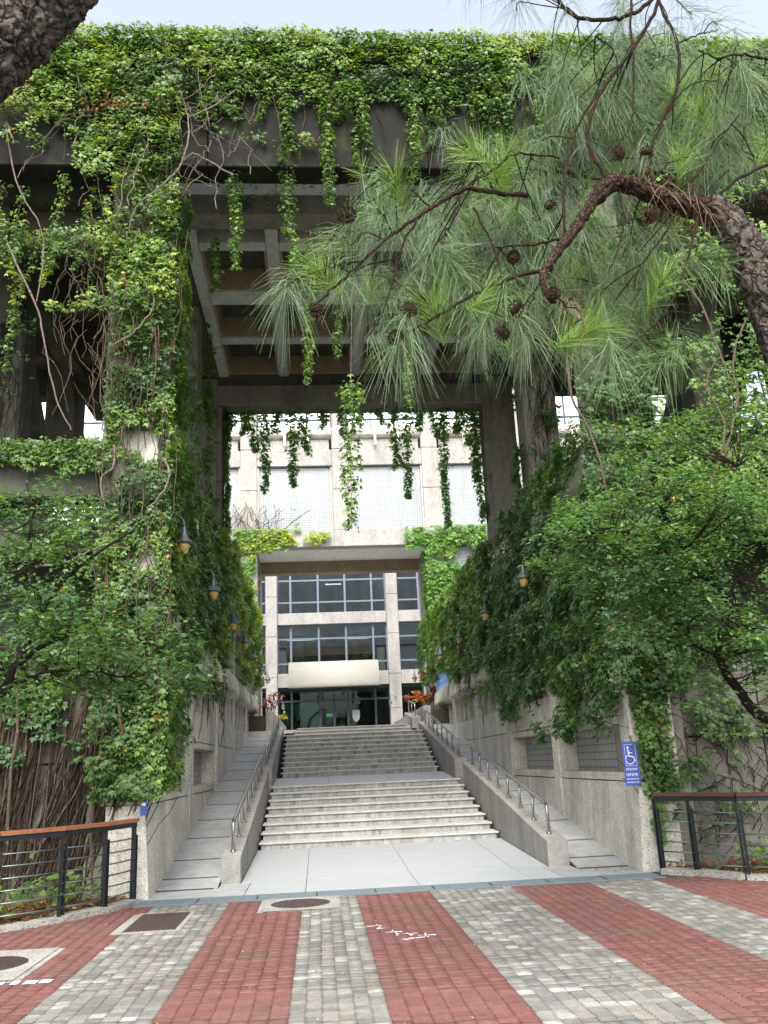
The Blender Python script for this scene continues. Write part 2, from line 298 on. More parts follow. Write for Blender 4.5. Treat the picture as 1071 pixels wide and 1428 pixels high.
class Plant:
    """collects leaves and stems of one plant; foliage and stems become two parts"""
    def __init__(s, name, loc, label, cat='climbing plant', group=None):
        s.o = empty(name, loc, label, cat, group); s.L = []; s.st = {}
    def leaves(s, P, Nn, T, S, C): s.L.append((P, Nn, T, S, C)); return s
    def stem(s, pts, r, n=4, mat='vine_bark'): s.st.setdefault(mat, MB()).tube(pts, r, n, False)
    def patch(s, p0, u, v, n, dens, cover=None, thick=.2, size=(.06, .1), pals=(G_DARK, G_MID, G_LITE), yellow=.012, seed=1, cf=1.6, tilt=.8, pf=1.1):
        """leaves over the parallelogram p0 + a*u + b*v standing off along n; cover(a,b) is the wanted cover 0..1"""
        p0, u, v, n = (np.array(q, float) for q in (p0, u, v, n)); A = np.linalg.norm(np.cross(u, v)); k = int(A * dens * 1.5); yellow *= .5
        a, b = rng.random(k), rng.random(k); P = p0 + a[:, None] * u + b[:, None] * v
        g = .5 * vn(P, cf, seed) + .3 * vn(P, cf * 2.7, seed + 1) + .2 * vn(P, cf * 6.3, seed + 2); g = np.clip((g - .5) * 2.4 + .5, 0, 1)
        cv = np.ones(k) if cover is None else np.clip(cover(a, b) + np.zeros(k), 0, 1.2); keep = g < cv; P, g, cv = P[keep], g[keep], cv[keep]; k = len(P)
        lump = np.clip(vn(P, 3.1, seed + 5) * .75 + vn(P, 8.0, seed + 6) * .35, 0, 1.1); off = thick * lump * (1 - rng.random(k) ** 2 * .8) + .015
        P = P + n * off[:, None] + rng.normal(0, .02, (k, 3)); W3 = np.stack([vn(P, 5.5, seed + 11 + q) for q in range(3)], 1) - .5; Nn = n * 1.0 + np.array((0, 0, tilt)) + W3 * 1.7 + rng.normal(0, .3, (k, 3)); T = np.array((0, 0, -1.0)) + n * .35 + W3[:, ::-1] * 1.2 + rng.normal(0, .35, (k, 3))
        S = (size[0] * .55 + (size[1] - size[0] * .55) * rng.random(k) ** 1.6) * (.8 + .4 * vn(P, 3.3, seed + 17)); s.leaves(P, Nn, T, S, palette(P, pals, pf, yellow, seed)); return s
    def strand(s, pts, r0=.11, per_m=160, size=(.05, .09), pals=(G_MID, G_LITE), stem_r=.006, taper=True):
        pts = np.array(pts, float); seg = np.linalg.norm(np.diff(pts, axis=0), axis=1); L = seg.sum(); k = max(6, int(L * per_m * 1.5)); cum = np.concatenate([[0], np.cumsum(seg)])
        q = rng.random(k) * L; c = np.stack([np.interp(q, cum, pts[:, i]) for i in range(3)], 1); w = r0 * (.35 + .95 * vn(c, 4.5, int(abs(pts[0][0] * 31)) % 97)) * (1 - .65 * (q / L) ** 2 if taper else 1)
        an = rng.random(k) * 2 * np.pi; rr = w * np.sqrt(rng.random(k)); D = np.stack([np.cos(an), np.sin(an), np.zeros(k)], 1); P = c + D * rr[:, None] + rng.normal(0, .02, (k, 3))
        s.leaves(P, D * .8 + np.array((0, -.25, .75)) + rng.normal(0, .3, (k, 3)), D * .7 + np.array((0, 0, -.9)) + rng.normal(0, .3, (k, 3)), size[0] * .6 + (size[1] - size[0] * .6) * rng.random(k) ** 1.4, palette(P, pals, 1.7, .004))
        s.stem(pts, stem_r, 4); return s
    def done(s, tpl=LOBED, mat='leaf', name='foliage', stem_name='stem'):
        if s.L:
            P, Nn, T, S, C = (np.concatenate([l[i] for l in s.L]) for i in range(5)); o = link(name, leafmesh(name, P, Nn, T, S, C, tpl), mat, s.o); o['kind'] = 'stuff'
        for m, mb in s.st.items():
            o = mb.build(stem_name, m, s.o, True); o['kind'] = 'stuff'
        return s.o
def wiggle(a, b, n, amp, seed=None):
    a, b = np.array(a, float), np.array(b, float); t = np.linspace(0, 1, n)[:, None]; w = rng.normal(0, amp, (n, 3)); w = np.cumsum(w, 0); w -= t * w[-1]; return a + (b - a) * t + w
def smooth_path(pts, n):
    pts = np.array(pts, float); k = len(pts); t = np.linspace(0, k - 1.0001, n); i = t.astype(int); f = (t - i)[:, None]; g = lambda j: pts[np.clip(j, 0, k - 1)]
    p0, p1, p2, p3 = g(i - 1), g(i), g(i + 1), g(i + 2); return .5 * (2 * p1 + (p2 - p0) * f + (2 * p0 - 5 * p1 + 4 * p2 - p3) * f ** 2 + (3 * p1 - p0 - 3 * p2 + p3) * f ** 3)
# ------------------------------------------------------------------ setting: ground and pavement
g = MB(); g.box(-600, 600, -600, 900, -1.2, -.09); tag(g.build('ground', 'far_ground'), kind='structure')
XL = lambda y: np.interp(y, [3, 8.6, 9.6, 10.4, 10.88, 11.39, 12.1], [-8, -7.5, -5.0, -3.45, -2.93, -2.57, -2.40])
XR = lambda y: np.interp(y, [3, 9.9, 10.5, 10.95, 11.5, 11.8, 12.1], [9, 8.6, 6.6, 5.35, 4.95, 4.72, 4.45])
pav = tag(empty('pavement', (1, 8, 0), None, None), kind='structure')
b = MB(); ys = np.linspace(3, 12.16, 60)
for a_, b_ in zip(ys[:-1], ys[1:]): b.add([(XL(a_), a_, -.012), (XR(a_), a_, -.012), (XR(b_), b_, -.012), (XL(b_), b_, -.012)], [(0, 1, 2, 3)])
b.build('paver_bed', 'paver_bed', pav)
STR = [(-8.06, -2.03, 46, 'r'), (-2.03, -1.12, 8, 'g'), (-1.12, -.235, 7, 'r'), (-.235, .41, 6, 'g'), (.41, 1.31, 7, 'r'), (1.31, 2.33, 9, 'g'), (2.33, 3.31, 8, 'r'), (3.31, 4.13, 7, 'g'), (4.13, 9.2, 39, 'r')]
HOLES = [(-2.1, -1.46, 9.86, 11.12), (-.68, .2, 10.72, 11.69), (-3.42, -2.49, 7.98, 9.3)]
LY = .106
def paver_outline(w, l, gx=.0055, gy=.0035):
    z = .0085; yy = np.array([0, .25, .5, .75, 1.0]) * (l - 2 * gy) - l / 2 + gy; zz = np.array([z, -z, z, -z, z])
    return [(-w / 2 + gx + zz[i], yy[i]) for i in range(5)] + [(w / 2 - gx + zz[i], yy[i]) for i in range(4, -1, -1)]
pl = []
for x0, x1, n, c in STR:
    w = (x1 - x0) / n
    for i in range(n):
        xc = x0 + (i + .5) * w; ph = .5 * (i % 2) * 0 + rng.uniform(-.1, .1); y = 3.3 + ph * LY
        while y < 11.66:
            if XL(y) + .1 < xc < XR(y) - .1 and not any(h[0] - .02 < xc < h[1] + .02 and h[2] - .02 < y < h[3] + .02 for h in HOLES): pl.append((xc, y, w, c))
            y += LY
pl = [q for q in pl if q[0] > -4.6 - (q[1] - 5) * .5 and q[0] < 6.8]
vis = sorted([q for q in pl if q[1] + .239 * q[0] > 6.2 and q[0] > -2.02 - (q[1] - 6.6) * .36 and q[0] < 2.45 + (q[1] - 5.55) * .52], key=lambda q: q[1] + .239 * q[0])[:300]
vset = set(vis); pm = {}
for xc, y, w, c in vis:
    k = (round(w, 4), c)
    if k not in pm:
        me = MB().prism(paver_outline(w, LY), -.03, 0.0, 'z').mesh('paver'); me.materials.append(MATS['paver_red' if c == 'r' else 'paver_grey']); pm[k] = me
    o = bpy.data.objects.new('paver', pm[k]); col.objects.link(o); o.parent = pav; o.location = Vector((xc, y, rng.uniform(-.0025, .0025))) - chain(pav); o.rotation_euler = (rng.normal(0, .006), rng.normal(0, .006), rng.normal(0, .006))
for c, mn in (('r', 'paver_red'), ('g', 'paver_grey')):
    V = []; F4 = []; TI = []
    top = []; 
    for xc, y, w, cc in pl:
        if cc != c or (xc, y, w, cc) in vset: continue
        ol = np.array(paver_outline(w, LY)); z = rng.uniform(-.003, .003); b0 = len(V) * 20
        V.append(np.concatenate([np.c_[ol + (xc, y), np.full(10, z)], np.c_[ol + (xc, y), np.full(10, -.02)]])); TI.append(rng.random())
    n = len(V); V = np.concatenate(V); base = (np.arange(n) * 20)[:, None, None]
    q = [(0, 1, 8, 9), (1, 2, 7, 8), (2, 3, 6, 7), (3, 4, 5, 6)] + [((i + 1) % 10, i, 10 + i, 10 + (i + 1) % 10) for i in range(10)]
    q = [(a, b, c_, d) for a, b, c_, d in q]; F = (np.array(q)[None] + base).reshape(-1, 4)
    F = F[:, ::-1].copy(); me = fastmesh('pavers', V, F); at = me.attributes.new('tint', 'FLOAT', 'POINT'); at.data.foreach_set('value', np.repeat(np.array(TI, np.float32), 20))
    # tops face up
    o = link('paver_field', me, mn, pav); o['kind'] = 'stuff'
# manhole covers with concrete surrounds
def square_cover():
    e = empty('utility_cover', (-1.78, 10.5, 0), 'square rusty brown utility cover set in the grey pavers', 'manhole cover')
    f = MB(); x0, x1, y0, y1 = -2.1, -1.46, 9.86, 11.12
    f.box(x0, x0 + .05, y0, y1, -.05, -.001).box(x1 - .05, x1, y0, y1, -.05, -.001).box(x0 + .05, x1 - .05, y0, y0 + .06, -.05, -.001).box(x0 + .05, x1 - .05, y1 - .06, y1, -.05, -.001); f.build('surround', 'gravel_concrete', e)
    lid = MB().box(x0 + .055, x1 - .055, y0 + .065, y1 - .065, -.04, .002, .004).build('lid', 'cast_iron', e)
    s = MB()
    for i in range(11):
        for j in range(24):
            cx, cy = x0 + .09 + i * .046, y0 + .1 + j * .046; a = .013 if (i + j) % 2 else .005; b_ = .018 - a; s.box(cx - a, cx + a, cy - b_, cy + b_, .002, .006)
    s.build('tread_pattern', 'cast_iron', lid)['kind'] = 'stuff'
square_cover()
for h in HOLES: MB().box(h[0] - .06, h[1] + .06, h[2] - .07, min(h[3] + .07, 11.69), -.03, -.006).build('cover_bedding', 'gravel_concrete', pav)
def round_cover(cx, cy, r, rect, label):
    e = empty('manhole_cover', (cx, cy, 0), label, 'manhole cover'); x0, x1, y0, y1 = rect; n = 32; V = []; F = []
    for i in range(n):
        a = 2 * math.pi * i / n; c, s = math.cos(a), math.sin(a); k = 1 / max(abs(c), abs(s)); V += [(cx + c * r * 1.06, cy + s * r * 1.06, .001)]
        ex = (x1 - cx) if c > 0 else (cx - x0); ey = (y1 - cy) if s > 0 else (cy - y0); V += [(cx + c * k * ex, cy + s * k * ey, .001)]
    for i in range(n):
        j = (i + 1) % n; F.append((2 * i, 2 * i + 1, 2 * j + 1, 2 * j))
    MB().add(V, F).build('surround', 'gravel_concrete', e); lid = MB().lathe([(r * 1.05, -.03), (r * 1.05, .001), (r, .002), (r * .98, .004)], 36, (cx, cy, 0)).build('lid', 'cast_iron', e); s = MB()
    k = int(r / .045)
    for i in range(-k, k + 1):
        for j in range(-k, k + 1):
            if math.hypot(i * .045, j * .045) < r * .9: s.box(cx + i * .045 - .014, cx + i * .045 + .014, cy + j * .045 - .014, cy + j * .045 + .014, .004, .009)
    s.build('stud_pattern', 'cast_iron', lid)['kind'] = 'stuff'
round_cover(-.26, 11.22, .33, (-.68, .2, 10.72, 11.69), 'round iron manhole cover in a pale concrete slab beside the drain grate')
round_cover(-2.95, 8.66, .34, (-3.42, -2.49, 7.98, 9.3), 'round iron manhole cover in a pale slab among red pavers')
w = MB(); w.box(-2.46, -2.40, 7.80, 7.90, .003, .0045).box(-2.36, -2.26, 7.79, 7.90, .003, .0045).box(-2.24, -2.15, 7.80, 7.90, .003, .0045).box(-2.6, -2.52, 7.82, 7.9, .003, .0045)
w.build('paint_dash', 'white_print', pav)
w = MB()
for x0, x1, y in ((.42, .56, 9.42), (.5, .6, 9.28), (.58, .78, 9.05), (.66, .86, 8.92), (.66, .78, 8.66), (.86, 1.02, 8.8), (.76, .9, 8.7)):
    for k in range(5): xx = rng.uniform(x0, x1 - .03); w.box(xx, xx + rng.uniform(.02, .07), y + rng.normal(0, .012), y + .012 + rng.normal(0, .006), .0032, .0045)
for x, y0, y1 in ((.545, 9.2, 9.5), (.675, 8.85, 9.2), (.80, 8.62, 8.95), (.93, 8.7, 8.9)):
    for k in range(6): yy = rng.uniform(y0, y1); xx = x + rng.normal(0, .012); w.box(xx, xx + .012, yy, yy + rng.uniform(.02, .06), .0032, .0045)
w.build('paint_splash', 'white_print', pav)
# drain grate
gr = empty('drain_grate', (1, 12, 0), 'long steel drain grate across the foot of the apron', 'drain grate')
box('channel', 'dark_gap', gr, -2.3, 4.35, 11.72, 12.15, -.2, -.03, 0)
fr = MB(); fr.box(-2.3, 4.35, 11.705, 11.73, -.05, .002).box(-2.3, 4.35, 12.135, 12.155, -.05, .002).build('frame', 'drain_steel', gr)
for i in range(9):
    x0 = -2.28 + i * .736; pn = MB()
    for k in range(7): pn.box(x0 + .01, x0 + .72, 11.742 + k * .056, 11.782 + k * .056, -.03, .0)
    for k in range(5): pn.box(x0 + .01 + k * .174, x0 + .03 + k * .174, 11.735, 12.13, -.028, .002)
    pn.build('grate_panel', 'drain_steel', gr)
# apron, ramps
ap = tag(empty('apron', (1, 15, 0), None, None), kind='structure')
AZ = lambda y: max(0.0, (y - 13.42) * .13 / 3.4)
MB().prism([(12.16, -.06), (12.16, -.008), (13.42, -.008), (17.0, AZ(17.0) - .008), (17.0, -.06)], -1.2, 3.3).build('apron_base', 'joint', ap); box('apron_base', 'joint', ap, -2.4, -1.201, 12.16, 12.95, -.06, -.008, 0); box('apron_base', 'joint', ap, 3.301, 4.45, 12.16, 12.95, -.06, -.008, 0)
xs = [-1.14, -.22, 1.26, 2.74, 3.26]; yy = [13.42, 14.5, 15.7, 16.86]
for i in range(4):
    for j in range(3): MB().prism([(yy[j] + .005, AZ(yy[j]) - .03), (yy[j] + .005, AZ(yy[j]) + .001), (yy[j + 1] - .005, AZ(yy[j + 1]) + .001), (yy[j + 1] - .005, AZ(yy[j + 1]) - .03)], xs[i] + .004, xs[i + 1] - .004).build('paving_slab', 'apron_tile', ap)
xs = [-1.0, -.22, 1.26, 2.74, 3.16]
for i in range(4): box('paving_slab', 'apron_tile', ap, xs[i] + .004, xs[i + 1] - .004, 12.165, 13.415, -.03, .001, .003)
RS = .151; rz = lambda y: max(0, (y - 12.95) * RS)
def ramp_way(x0, x1, nm, label):
    e = empty(nm, (.5 * (x0 + x1), 13, 0), label, 'ramp'); ys = [12.95, 13.5, 14.5, 15.9, 17.3, 18.7, 20.1, 21.5, 22.9, 24.3, 25.7, 27.1, 28.5, 29.6]
    MB().prism([(12.95, -.3), (12.95, -.02), (29.6, rz(29.6) - .02), (29.6, -.3)], x0 + .002, x1 - .002).build('ramp_core', 'dark_gap', e)
    for a, b_ in zip(ys[:-1], ys[1:]):
        MB().prism([(a + .006, rz(a) - .003), (a + .006, rz(a) + .008), (a + .03, rz(a + .03) + .008), (a + .03, rz(a + .03) - .003)], x0 + .006, x1 - .05).build('expansion_strip', 'joint', e)
        MB().prism([(a + .012, rz(a) - .015), (a + .012, rz(a) + .004), (b_ - .012, rz(b_) + .004), (b_ - .012, rz(b_) - .015)], x0 + .004, x1 - .004).build('ramp_slab', 'ramp_concrete', e)
    lead = [(x0 + .004, 12.165), (x1 - .004 if x0 < 0 else x1 - .004, 12.165), (x1 - .004, 12.945), (x0 + .004, 12.945)]
    return e
ramp_way(-2.3, -1.42, 'concrete_ramp', 'grey concrete ramp climbing beside the wall with the edge-on blue sign')
ramp_way(3.58, 4.35, 'concrete_ramp', 'grey concrete ramp climbing along the speckled wall with the wheelchair sign')
box('paving_slab', 'ramp_concrete', ap, -2.3, -1.006, 12.165, 12.945, -.03, .0005, .002); box('paving_slab', 'ramp_concrete', ap, 3.166, 4.35, 12.165, 12.945, -.03, .0005, .002)
box('paving_slab', 'ramp_concrete', ap, -1.415, -1.006, 12.95, 13.395, -.03, .0005, .002); box('paving_slab', 'ramp_concrete', ap, 3.166, 3.575, 12.95, 13.395, -.03, .0005, .002)
# ------------------------------------------------------------------ stairs
sx0, sx1 = -1.12, 3.23
st = empty('staircase', (1.05, 16.8, .13), 'wide grey two-flight concrete staircase between the ramps', 'stairs')
jx = [sx0, -.55, 1.05, 2.6, sx1]
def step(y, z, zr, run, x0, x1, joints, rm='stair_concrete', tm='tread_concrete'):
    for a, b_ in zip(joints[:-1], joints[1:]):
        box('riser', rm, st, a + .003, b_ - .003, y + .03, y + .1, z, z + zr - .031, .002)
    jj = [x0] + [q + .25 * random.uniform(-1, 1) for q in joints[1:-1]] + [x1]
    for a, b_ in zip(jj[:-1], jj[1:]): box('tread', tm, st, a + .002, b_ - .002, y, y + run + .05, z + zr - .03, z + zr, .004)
y, z = 16.8, .13; zr1 = .99 / 8; run1 = .6
prof = [(16.9, -.2)]
for i in range(8):
    jz = [sx0 + .04] + [q + .08 * math.sin(i * 1.3 + q) for q in jx[1:-1]] + [sx1 - .04]
    last = i == 7
    step(y, z, zr1, run1 if not last else .5, sx0, sx1, jz); prof += [(y + .101, z), (y + .101, z + zr1 - .037)]; y += run1; z += zr1
yl0 = y - run1; yl1 = 23.6; zl0 = z; zl1 = 1.27
# landing slabs, sloped for drainage
prof += [(yl1 + .1, zl1 - .04)]
for a, b_ in zip([sx0, .2, 1.7, sx1 - .0][:-1], [sx0, .2, 1.7, sx1][1:]):
    MB().prism([(yl0 + .56, zl0 - .05), (yl0 + .56, zl0), (yl1 + .02, zl1), (yl1 + .02, zl1 - .05)], a + .004, b_ - .004).build('landing_slab', 'apron_tile', st)
y, z = yl1, zl1; zr2 = (2.44 - zl1) / 9; run2 = .40; ux0, ux1 = -1.0, 3.08
for i in range(9):
    jz = [ux0 + .04] + [q + .07 * math.sin(i * 1.7 + q) for q in jx[1:-1]] + [ux1 - .04]
    step(y, z, zr2, run2 if i < 8 else 1.1, ux0, ux1, jz); prof += [(y + .101, z), (y + .101, z + zr2 - .037)]; y += run2; z += zr2
yt = y - run2
step(yt + 1.0, 2.44, .13, .9, -.8, 2.9, [-.76, .3, 1.5, 2.86], 'facade_concrete', 'facade_concrete'); step(yt + 1.9, 2.57, .13, 1.0, -.7, 2.8, [-.68, .5, 1.7, 2.78], 'facade_concrete', 'facade_concrete')
prof += [(yt + 1.1, 2.44 - .037), (yt + 1.1, 2.53), (yt + 2.9, 2.53), (yt + 2.9, -.2)]
MB().prism(prof, sx0 + .06, ux1 - .06).build('stair_core', 'dark_gap', st)
pz = tag(MB().box(-14, 16, yt + 2.88, 120, -.2, 2.695).build('plaza', 'tread_concrete'), kind='structure')
# kerb walls and handrails
def kerb(x0, x1, prof, posts, label, group, base):
    e = empty('kerb_wall', (.5 * (x0 + x1), prof[0][0], 0), label, 'kerb wall', group)
    c = .012; MB().prism(prof, x0, x1).build('wall_body', 'kerb_concrete', e); return e
def slope(p, q):
    return lambda y: p[1] + (q[1] - p[1]) * (y - p[0]) / (q[0] - p[0])
def rail(xc, f, y0, y1, n, h, label, flip=False):
    e = empty('handrail', (xc, y0, f(y0)), label, 'handrail', 'stainless handrails on the kerb walls'); ys = np.linspace(y0, y1, n)
    pts = [(xc, y0, f(y0))]; pts += [(xc, y0, f(y0) + h - .10), (xc, y0 + .012, f(y0) + h - .05), (xc, y0 + .04, f(y0) + h - .015), (xc, y0 + .09, f(y0) + h + .01)]
    pts += [(xc, y1 - .09, f(y1 - .09) + h + .0), (xc, y1 - .04, f(y1) + h - .015), (xc, y1 - .01, f(y1) + h - .06), (xc, y1, f(y1) + h - .12), (xc, y1, f(y1))]
    MB().tube(pts, .025, 10).build('top_rail', 'stainless', e, True)
    for yv in ys[1:-1]: MB().tube([(xc, yv, f(yv)), (xc, yv, f(yv) + h - .01)], .021, 8).build('post', 'stainless', e, True)
    for yv in ys: MB().lathe([(.045, 0), (.045, .012), (.03, .02)], 12, (xc, yv, f(yv) + .001)).build('base_flange', 'stainless', e, True)
lowp = [(13.4, -.05), (13.4, .34), (20.75, 1.47), (20.75, -.05)]; fl = slope((13.4, .34), (20.75, 1.47))
uppp = [(21.3, -.05), (21.3, 1.56), (28.6, 2.75), (28.6, -.05)]; fu = slope((21.3, 1.56), (28.6, 2.75))
kerb(-1.42, -1.15, lowp, 0, 'lower sloped concrete kerb wall beside the ramp with edge-on sign', None, 0); kerb(3.27, 3.58, lowp, 0, 'lower sloped concrete kerb wall beside the wheelchair sign ramp', None, 0)
kerb(-1.38, -1.11, uppp, 0, 'upper sloped concrete kerb wall on the left of the upper flight', None, 0); kerb(3.17, 3.46, uppp, 0, 'upper sloped concrete kerb wall on the right of the upper flight', None, 0)
rail(-1.285, fl, 13.75, 20.35, 8, .42, 'lower stainless handrail on the left kerb wall'); rail(3.425, fl, 13.85, 20.35, 8, .42, 'lower stainless handrail on the right kerb wall')
rail(-1.245, fu, 21.6, 28.0, 8, .42, 'upper stainless handrail left of the upper flight'); rail(3.315, fu, 21.6, 28.0, 8, .42, 'upper stainless handrail right of the upper flight')
# ------------------------------------------------------------------ side walls along the ramps
def roll_prof(X, z0, z1, d0=-.02):
    h = z1 - z0; p = [(X(.4), z1), (X(d0 + .02), z1)]
    for i in range(9):
        a = math.pi * .5 - i * math.pi * .62 / 8; p.append((X(d0 - .16 * math.cos(a) * 1.0 + .0), z0 + h * .42 + h * .55 * math.sin(a)))
    p += [(X(.12), z0 + .02), (X(.4), z0)]; return p
PIL = [12.55, 16.47, 20.5, 24.5, 28.5, 32.3]
def side_wall(f, s, label):
    X = lambda d: f + s * d
    e = empty('side_wall', (X(.2), 12.3, 0), label, 'wall'); W = 'wall_concrete'
    def bx(nm, d0, d1, y0, y1, z0, z1, mat=W, c=.006): return box(nm, mat, e, X(d0), X(d1), y0, y1, z0, z1, c)
    bx('wall_core', .06, .42, 12.36, 32.5, -.1, 1.2, 'joint', 0); bx('wall_core', .06, .42, 20.3, 32.5, 1.2, 2.6, 'joint', 0); bx('wall_core', .06, .42, 12.36, 20.3, 1.98, 2.6, 'joint', 0)
    # battered foot of the front corner
    MB().prism([(X(-.085), -.02), (X(.5), -.02), (X(.5), 1.14), (X(-.0), 1.14)], 12.30, 12.74, 'y').build('corner_panel', W, e)
    for i in range(5):
        y0, y1 = PIL[i] + .2, PIL[i + 1] - .2
        MB().prism([(X(-.055 if i < 2 else -.0), -.02), (X(.07), -.02), (X(.07), 1.135), (X(0), 1.135)], y0 + .006, y1 - .006, 'y').build('wall_panel', W, e)
        if i < 2:
            bx('sill', -.012, .36, y0 + .006, y1 - .006, 1.15, 1.265); bx('lintel', 0, .36, y0 + .006, y1 - .006, 1.95, 2.06)
            bx('niche_back', .30, .36, y0, y1, 1.265, 1.95, 'niche_tile', 0); bx('jamb', .0, .3, y0 - .0, y0 + .1, 1.267, 1.948); bx('jamb', .0, .3, y1 - .1, y1, 1.267, 1.948)
        else: bx('wall_panel', 0, .07, y0 + .006, y1 - .006, 1.15, 2.06)
        bx('wall_panel', .0, .07, y0 + .006, y1 - .006, 2.075, 2.62)
        bx('ledge', .07, .9, y0, y1, 2.5, 2.6, W, 0)
        nf = 4
        for k in range(nf):
            yc = y0 + (k + .5) * (y1 - y0) / nf; bx('fin', .02, .2, yc - .04, yc + .04, 2.622, 3.32)
        MB().prism(roll_prof(X, 3.28, 3.98), y0 + .01, y1 - .01, 'y').build('rolled_parapet', W, e, True)
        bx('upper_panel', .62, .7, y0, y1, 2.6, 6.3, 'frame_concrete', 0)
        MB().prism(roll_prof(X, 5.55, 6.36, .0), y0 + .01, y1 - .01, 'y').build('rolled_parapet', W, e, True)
    for i, yc in enumerate(PIL):
        bx('pillar', -.03, .6, yc - .2 if i else 12.31, yc + .2, 1.145 if i < 1 else 0, 6.4, W, .02)
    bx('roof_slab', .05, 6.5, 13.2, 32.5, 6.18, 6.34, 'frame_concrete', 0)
    return e
side_wall(-2.3, -1, 'ivy-clad speckled concrete wall beside the ramp with the edge-on blue sign'); side_wall(4.35, 1, 'ivy-clad speckled concrete wall with niches beside the wheelchair sign ramp')
# ------------------------------------------------------------------ towers at the front
def tower(f, s, label):
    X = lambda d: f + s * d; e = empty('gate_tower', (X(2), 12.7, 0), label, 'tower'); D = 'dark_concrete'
    def bx(nm, d0, d1, y0, y1, z0, z1, mat=D, c=.01): return box(nm, mat, e, X(d0), X(d1), y0, y1, z0, z1, c)
    bx('front_pillar', .02, .78, 12.36, 13.2, 0, 10.9, 'frame_concrete', .03)
    for k in range(5):
        a = .79 + k * 1.15; bx('wall_panel', a, a + 1.13, 12.42, 12.595, 0, 1.7, 'dark_wall'); bx('wall_panel', a, a + 1.13, 12.42, 12.595, 1.72, 3.4, 'dark_wall')
    bx('wall_core', .785, 6.6, 12.60, 12.74, 0.0, 3.38, 'joint', 0)
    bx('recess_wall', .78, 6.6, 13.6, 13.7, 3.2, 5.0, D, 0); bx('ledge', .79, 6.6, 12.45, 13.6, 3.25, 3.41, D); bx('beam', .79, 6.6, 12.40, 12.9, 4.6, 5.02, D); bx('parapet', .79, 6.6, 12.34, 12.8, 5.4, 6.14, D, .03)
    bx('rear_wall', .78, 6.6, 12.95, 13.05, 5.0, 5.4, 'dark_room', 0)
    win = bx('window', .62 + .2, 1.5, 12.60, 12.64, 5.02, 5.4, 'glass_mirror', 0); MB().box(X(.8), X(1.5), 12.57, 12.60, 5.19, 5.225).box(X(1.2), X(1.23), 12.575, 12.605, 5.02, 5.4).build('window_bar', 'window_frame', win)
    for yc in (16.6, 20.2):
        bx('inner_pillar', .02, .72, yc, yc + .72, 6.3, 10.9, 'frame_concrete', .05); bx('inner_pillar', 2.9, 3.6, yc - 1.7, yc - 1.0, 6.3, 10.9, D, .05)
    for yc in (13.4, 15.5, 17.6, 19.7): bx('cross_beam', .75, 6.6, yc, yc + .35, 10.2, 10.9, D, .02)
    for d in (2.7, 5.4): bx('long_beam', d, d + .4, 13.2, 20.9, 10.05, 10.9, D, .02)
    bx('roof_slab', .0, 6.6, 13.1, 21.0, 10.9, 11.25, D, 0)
    for sg in (0, 1):      # raking braces under the beams
        yb = 14.2 + sg * 3.6; MB().prism([(yb, 10.2), (yb + .5, 10.2), (yb + 2.6, 8.0), (yb + 2.1, 8.0)], X(2.95), X(3.4)).build('brace', D, e)
    return e
tower(-2.3, -1, 'ivy-covered concrete tower with a slot window, beside the curved wooden-topped fence'); tower(4.35, 1, 'ivy-covered concrete tower with a round column behind its parapet')
c = empty('round_column', (8.35, 17, 6.3), 'round pale concrete column laced with bare vine stems', 'column'); MB().lathe([(.43, 0), (.40, 2.0), (.38, 4.0), (.5, 4.3), (.5, 4.6)], 24, (8.35, 17, 6.3)).build('shaft', 'wall_concrete', c, True)
# ------------------------------------------------------------------ overhead: front fascia and coffered slab
fa = empty('fascia_beam', (1, 12.4, 10.9), 'deep black-stained concrete fascia beam draped with ivy along its top', 'beam')
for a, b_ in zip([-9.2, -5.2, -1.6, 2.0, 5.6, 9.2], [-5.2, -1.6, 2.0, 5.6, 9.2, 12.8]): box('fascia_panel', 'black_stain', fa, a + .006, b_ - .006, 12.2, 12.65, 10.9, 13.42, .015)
cs = empty('coffered_slab', (1, 17, 10.9), 'coffered concrete ceiling slab spanning between the towers', 'ceiling')
box('front_beam', 'frame_concrete', cs, -2.28, 4.33, 13.5, 13.95, 10.9, 11.33, .02); box('pale_ledge', 'soffit_white', cs, -2.28, 4.33, 13.56, 13.95, 11.335, 11.82, .01)
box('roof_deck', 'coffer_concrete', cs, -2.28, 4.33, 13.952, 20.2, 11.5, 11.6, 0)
rx = [-2.28, -.80, .98, 2.75, 4.33]; rw = .24
for xr in (-2.28, -.80, .96, 2.73, 4.09): box('rib', 'coffer_concrete', cs, xr, xr + rw, 13.952, 20.2, 10.9, 11.495, .02)
ry = [(14.4, 14.66), (16.17, 16.67), (18.2, 18.48)]
xin = [-2.04, -.56, 1.20, 2.97]; xout = [-.80, .96, 2.73, 4.09]
for y0, y1 in ry:
    for a, b_ in zip(xin, xout): box('cross_rib', 'coffer_concrete', cs, a + .002, b_ - .002, y0, y1, 10.91, 11.49, .02)
yb = [13.952, 14.4, 14.66, 16.17, 16.67, 18.2, 18.48, 20.2]
for a, b_ in zip(xin, xout):
    for k in (1, 2, 3):
        y0, y1 = (yb[2 * k] + .003, yb[2 * k + 1] - .003); l = MB(); t_ = .05
        l.box(a + .003, a + t_, y0, y1, 10.96, 11.48).box(b_ - t_, b_ - .003, y0, y1, 10.96, 11.48).box(a + t_, b_ - t_, y1 - t_, y1, 10.96, 11.48).box(a + t_, b_ - t_, y0, y0 + t_, 10.96, 11.48); l.build('coffer_lining', 'coffer_wood', cs)
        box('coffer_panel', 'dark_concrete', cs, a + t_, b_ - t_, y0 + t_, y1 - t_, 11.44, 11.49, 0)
bf = empty('portal_frame', (1, 20.6, 6.3), 'grey concrete frame of two pillars and a beam behind the coffered slab', 'frame')
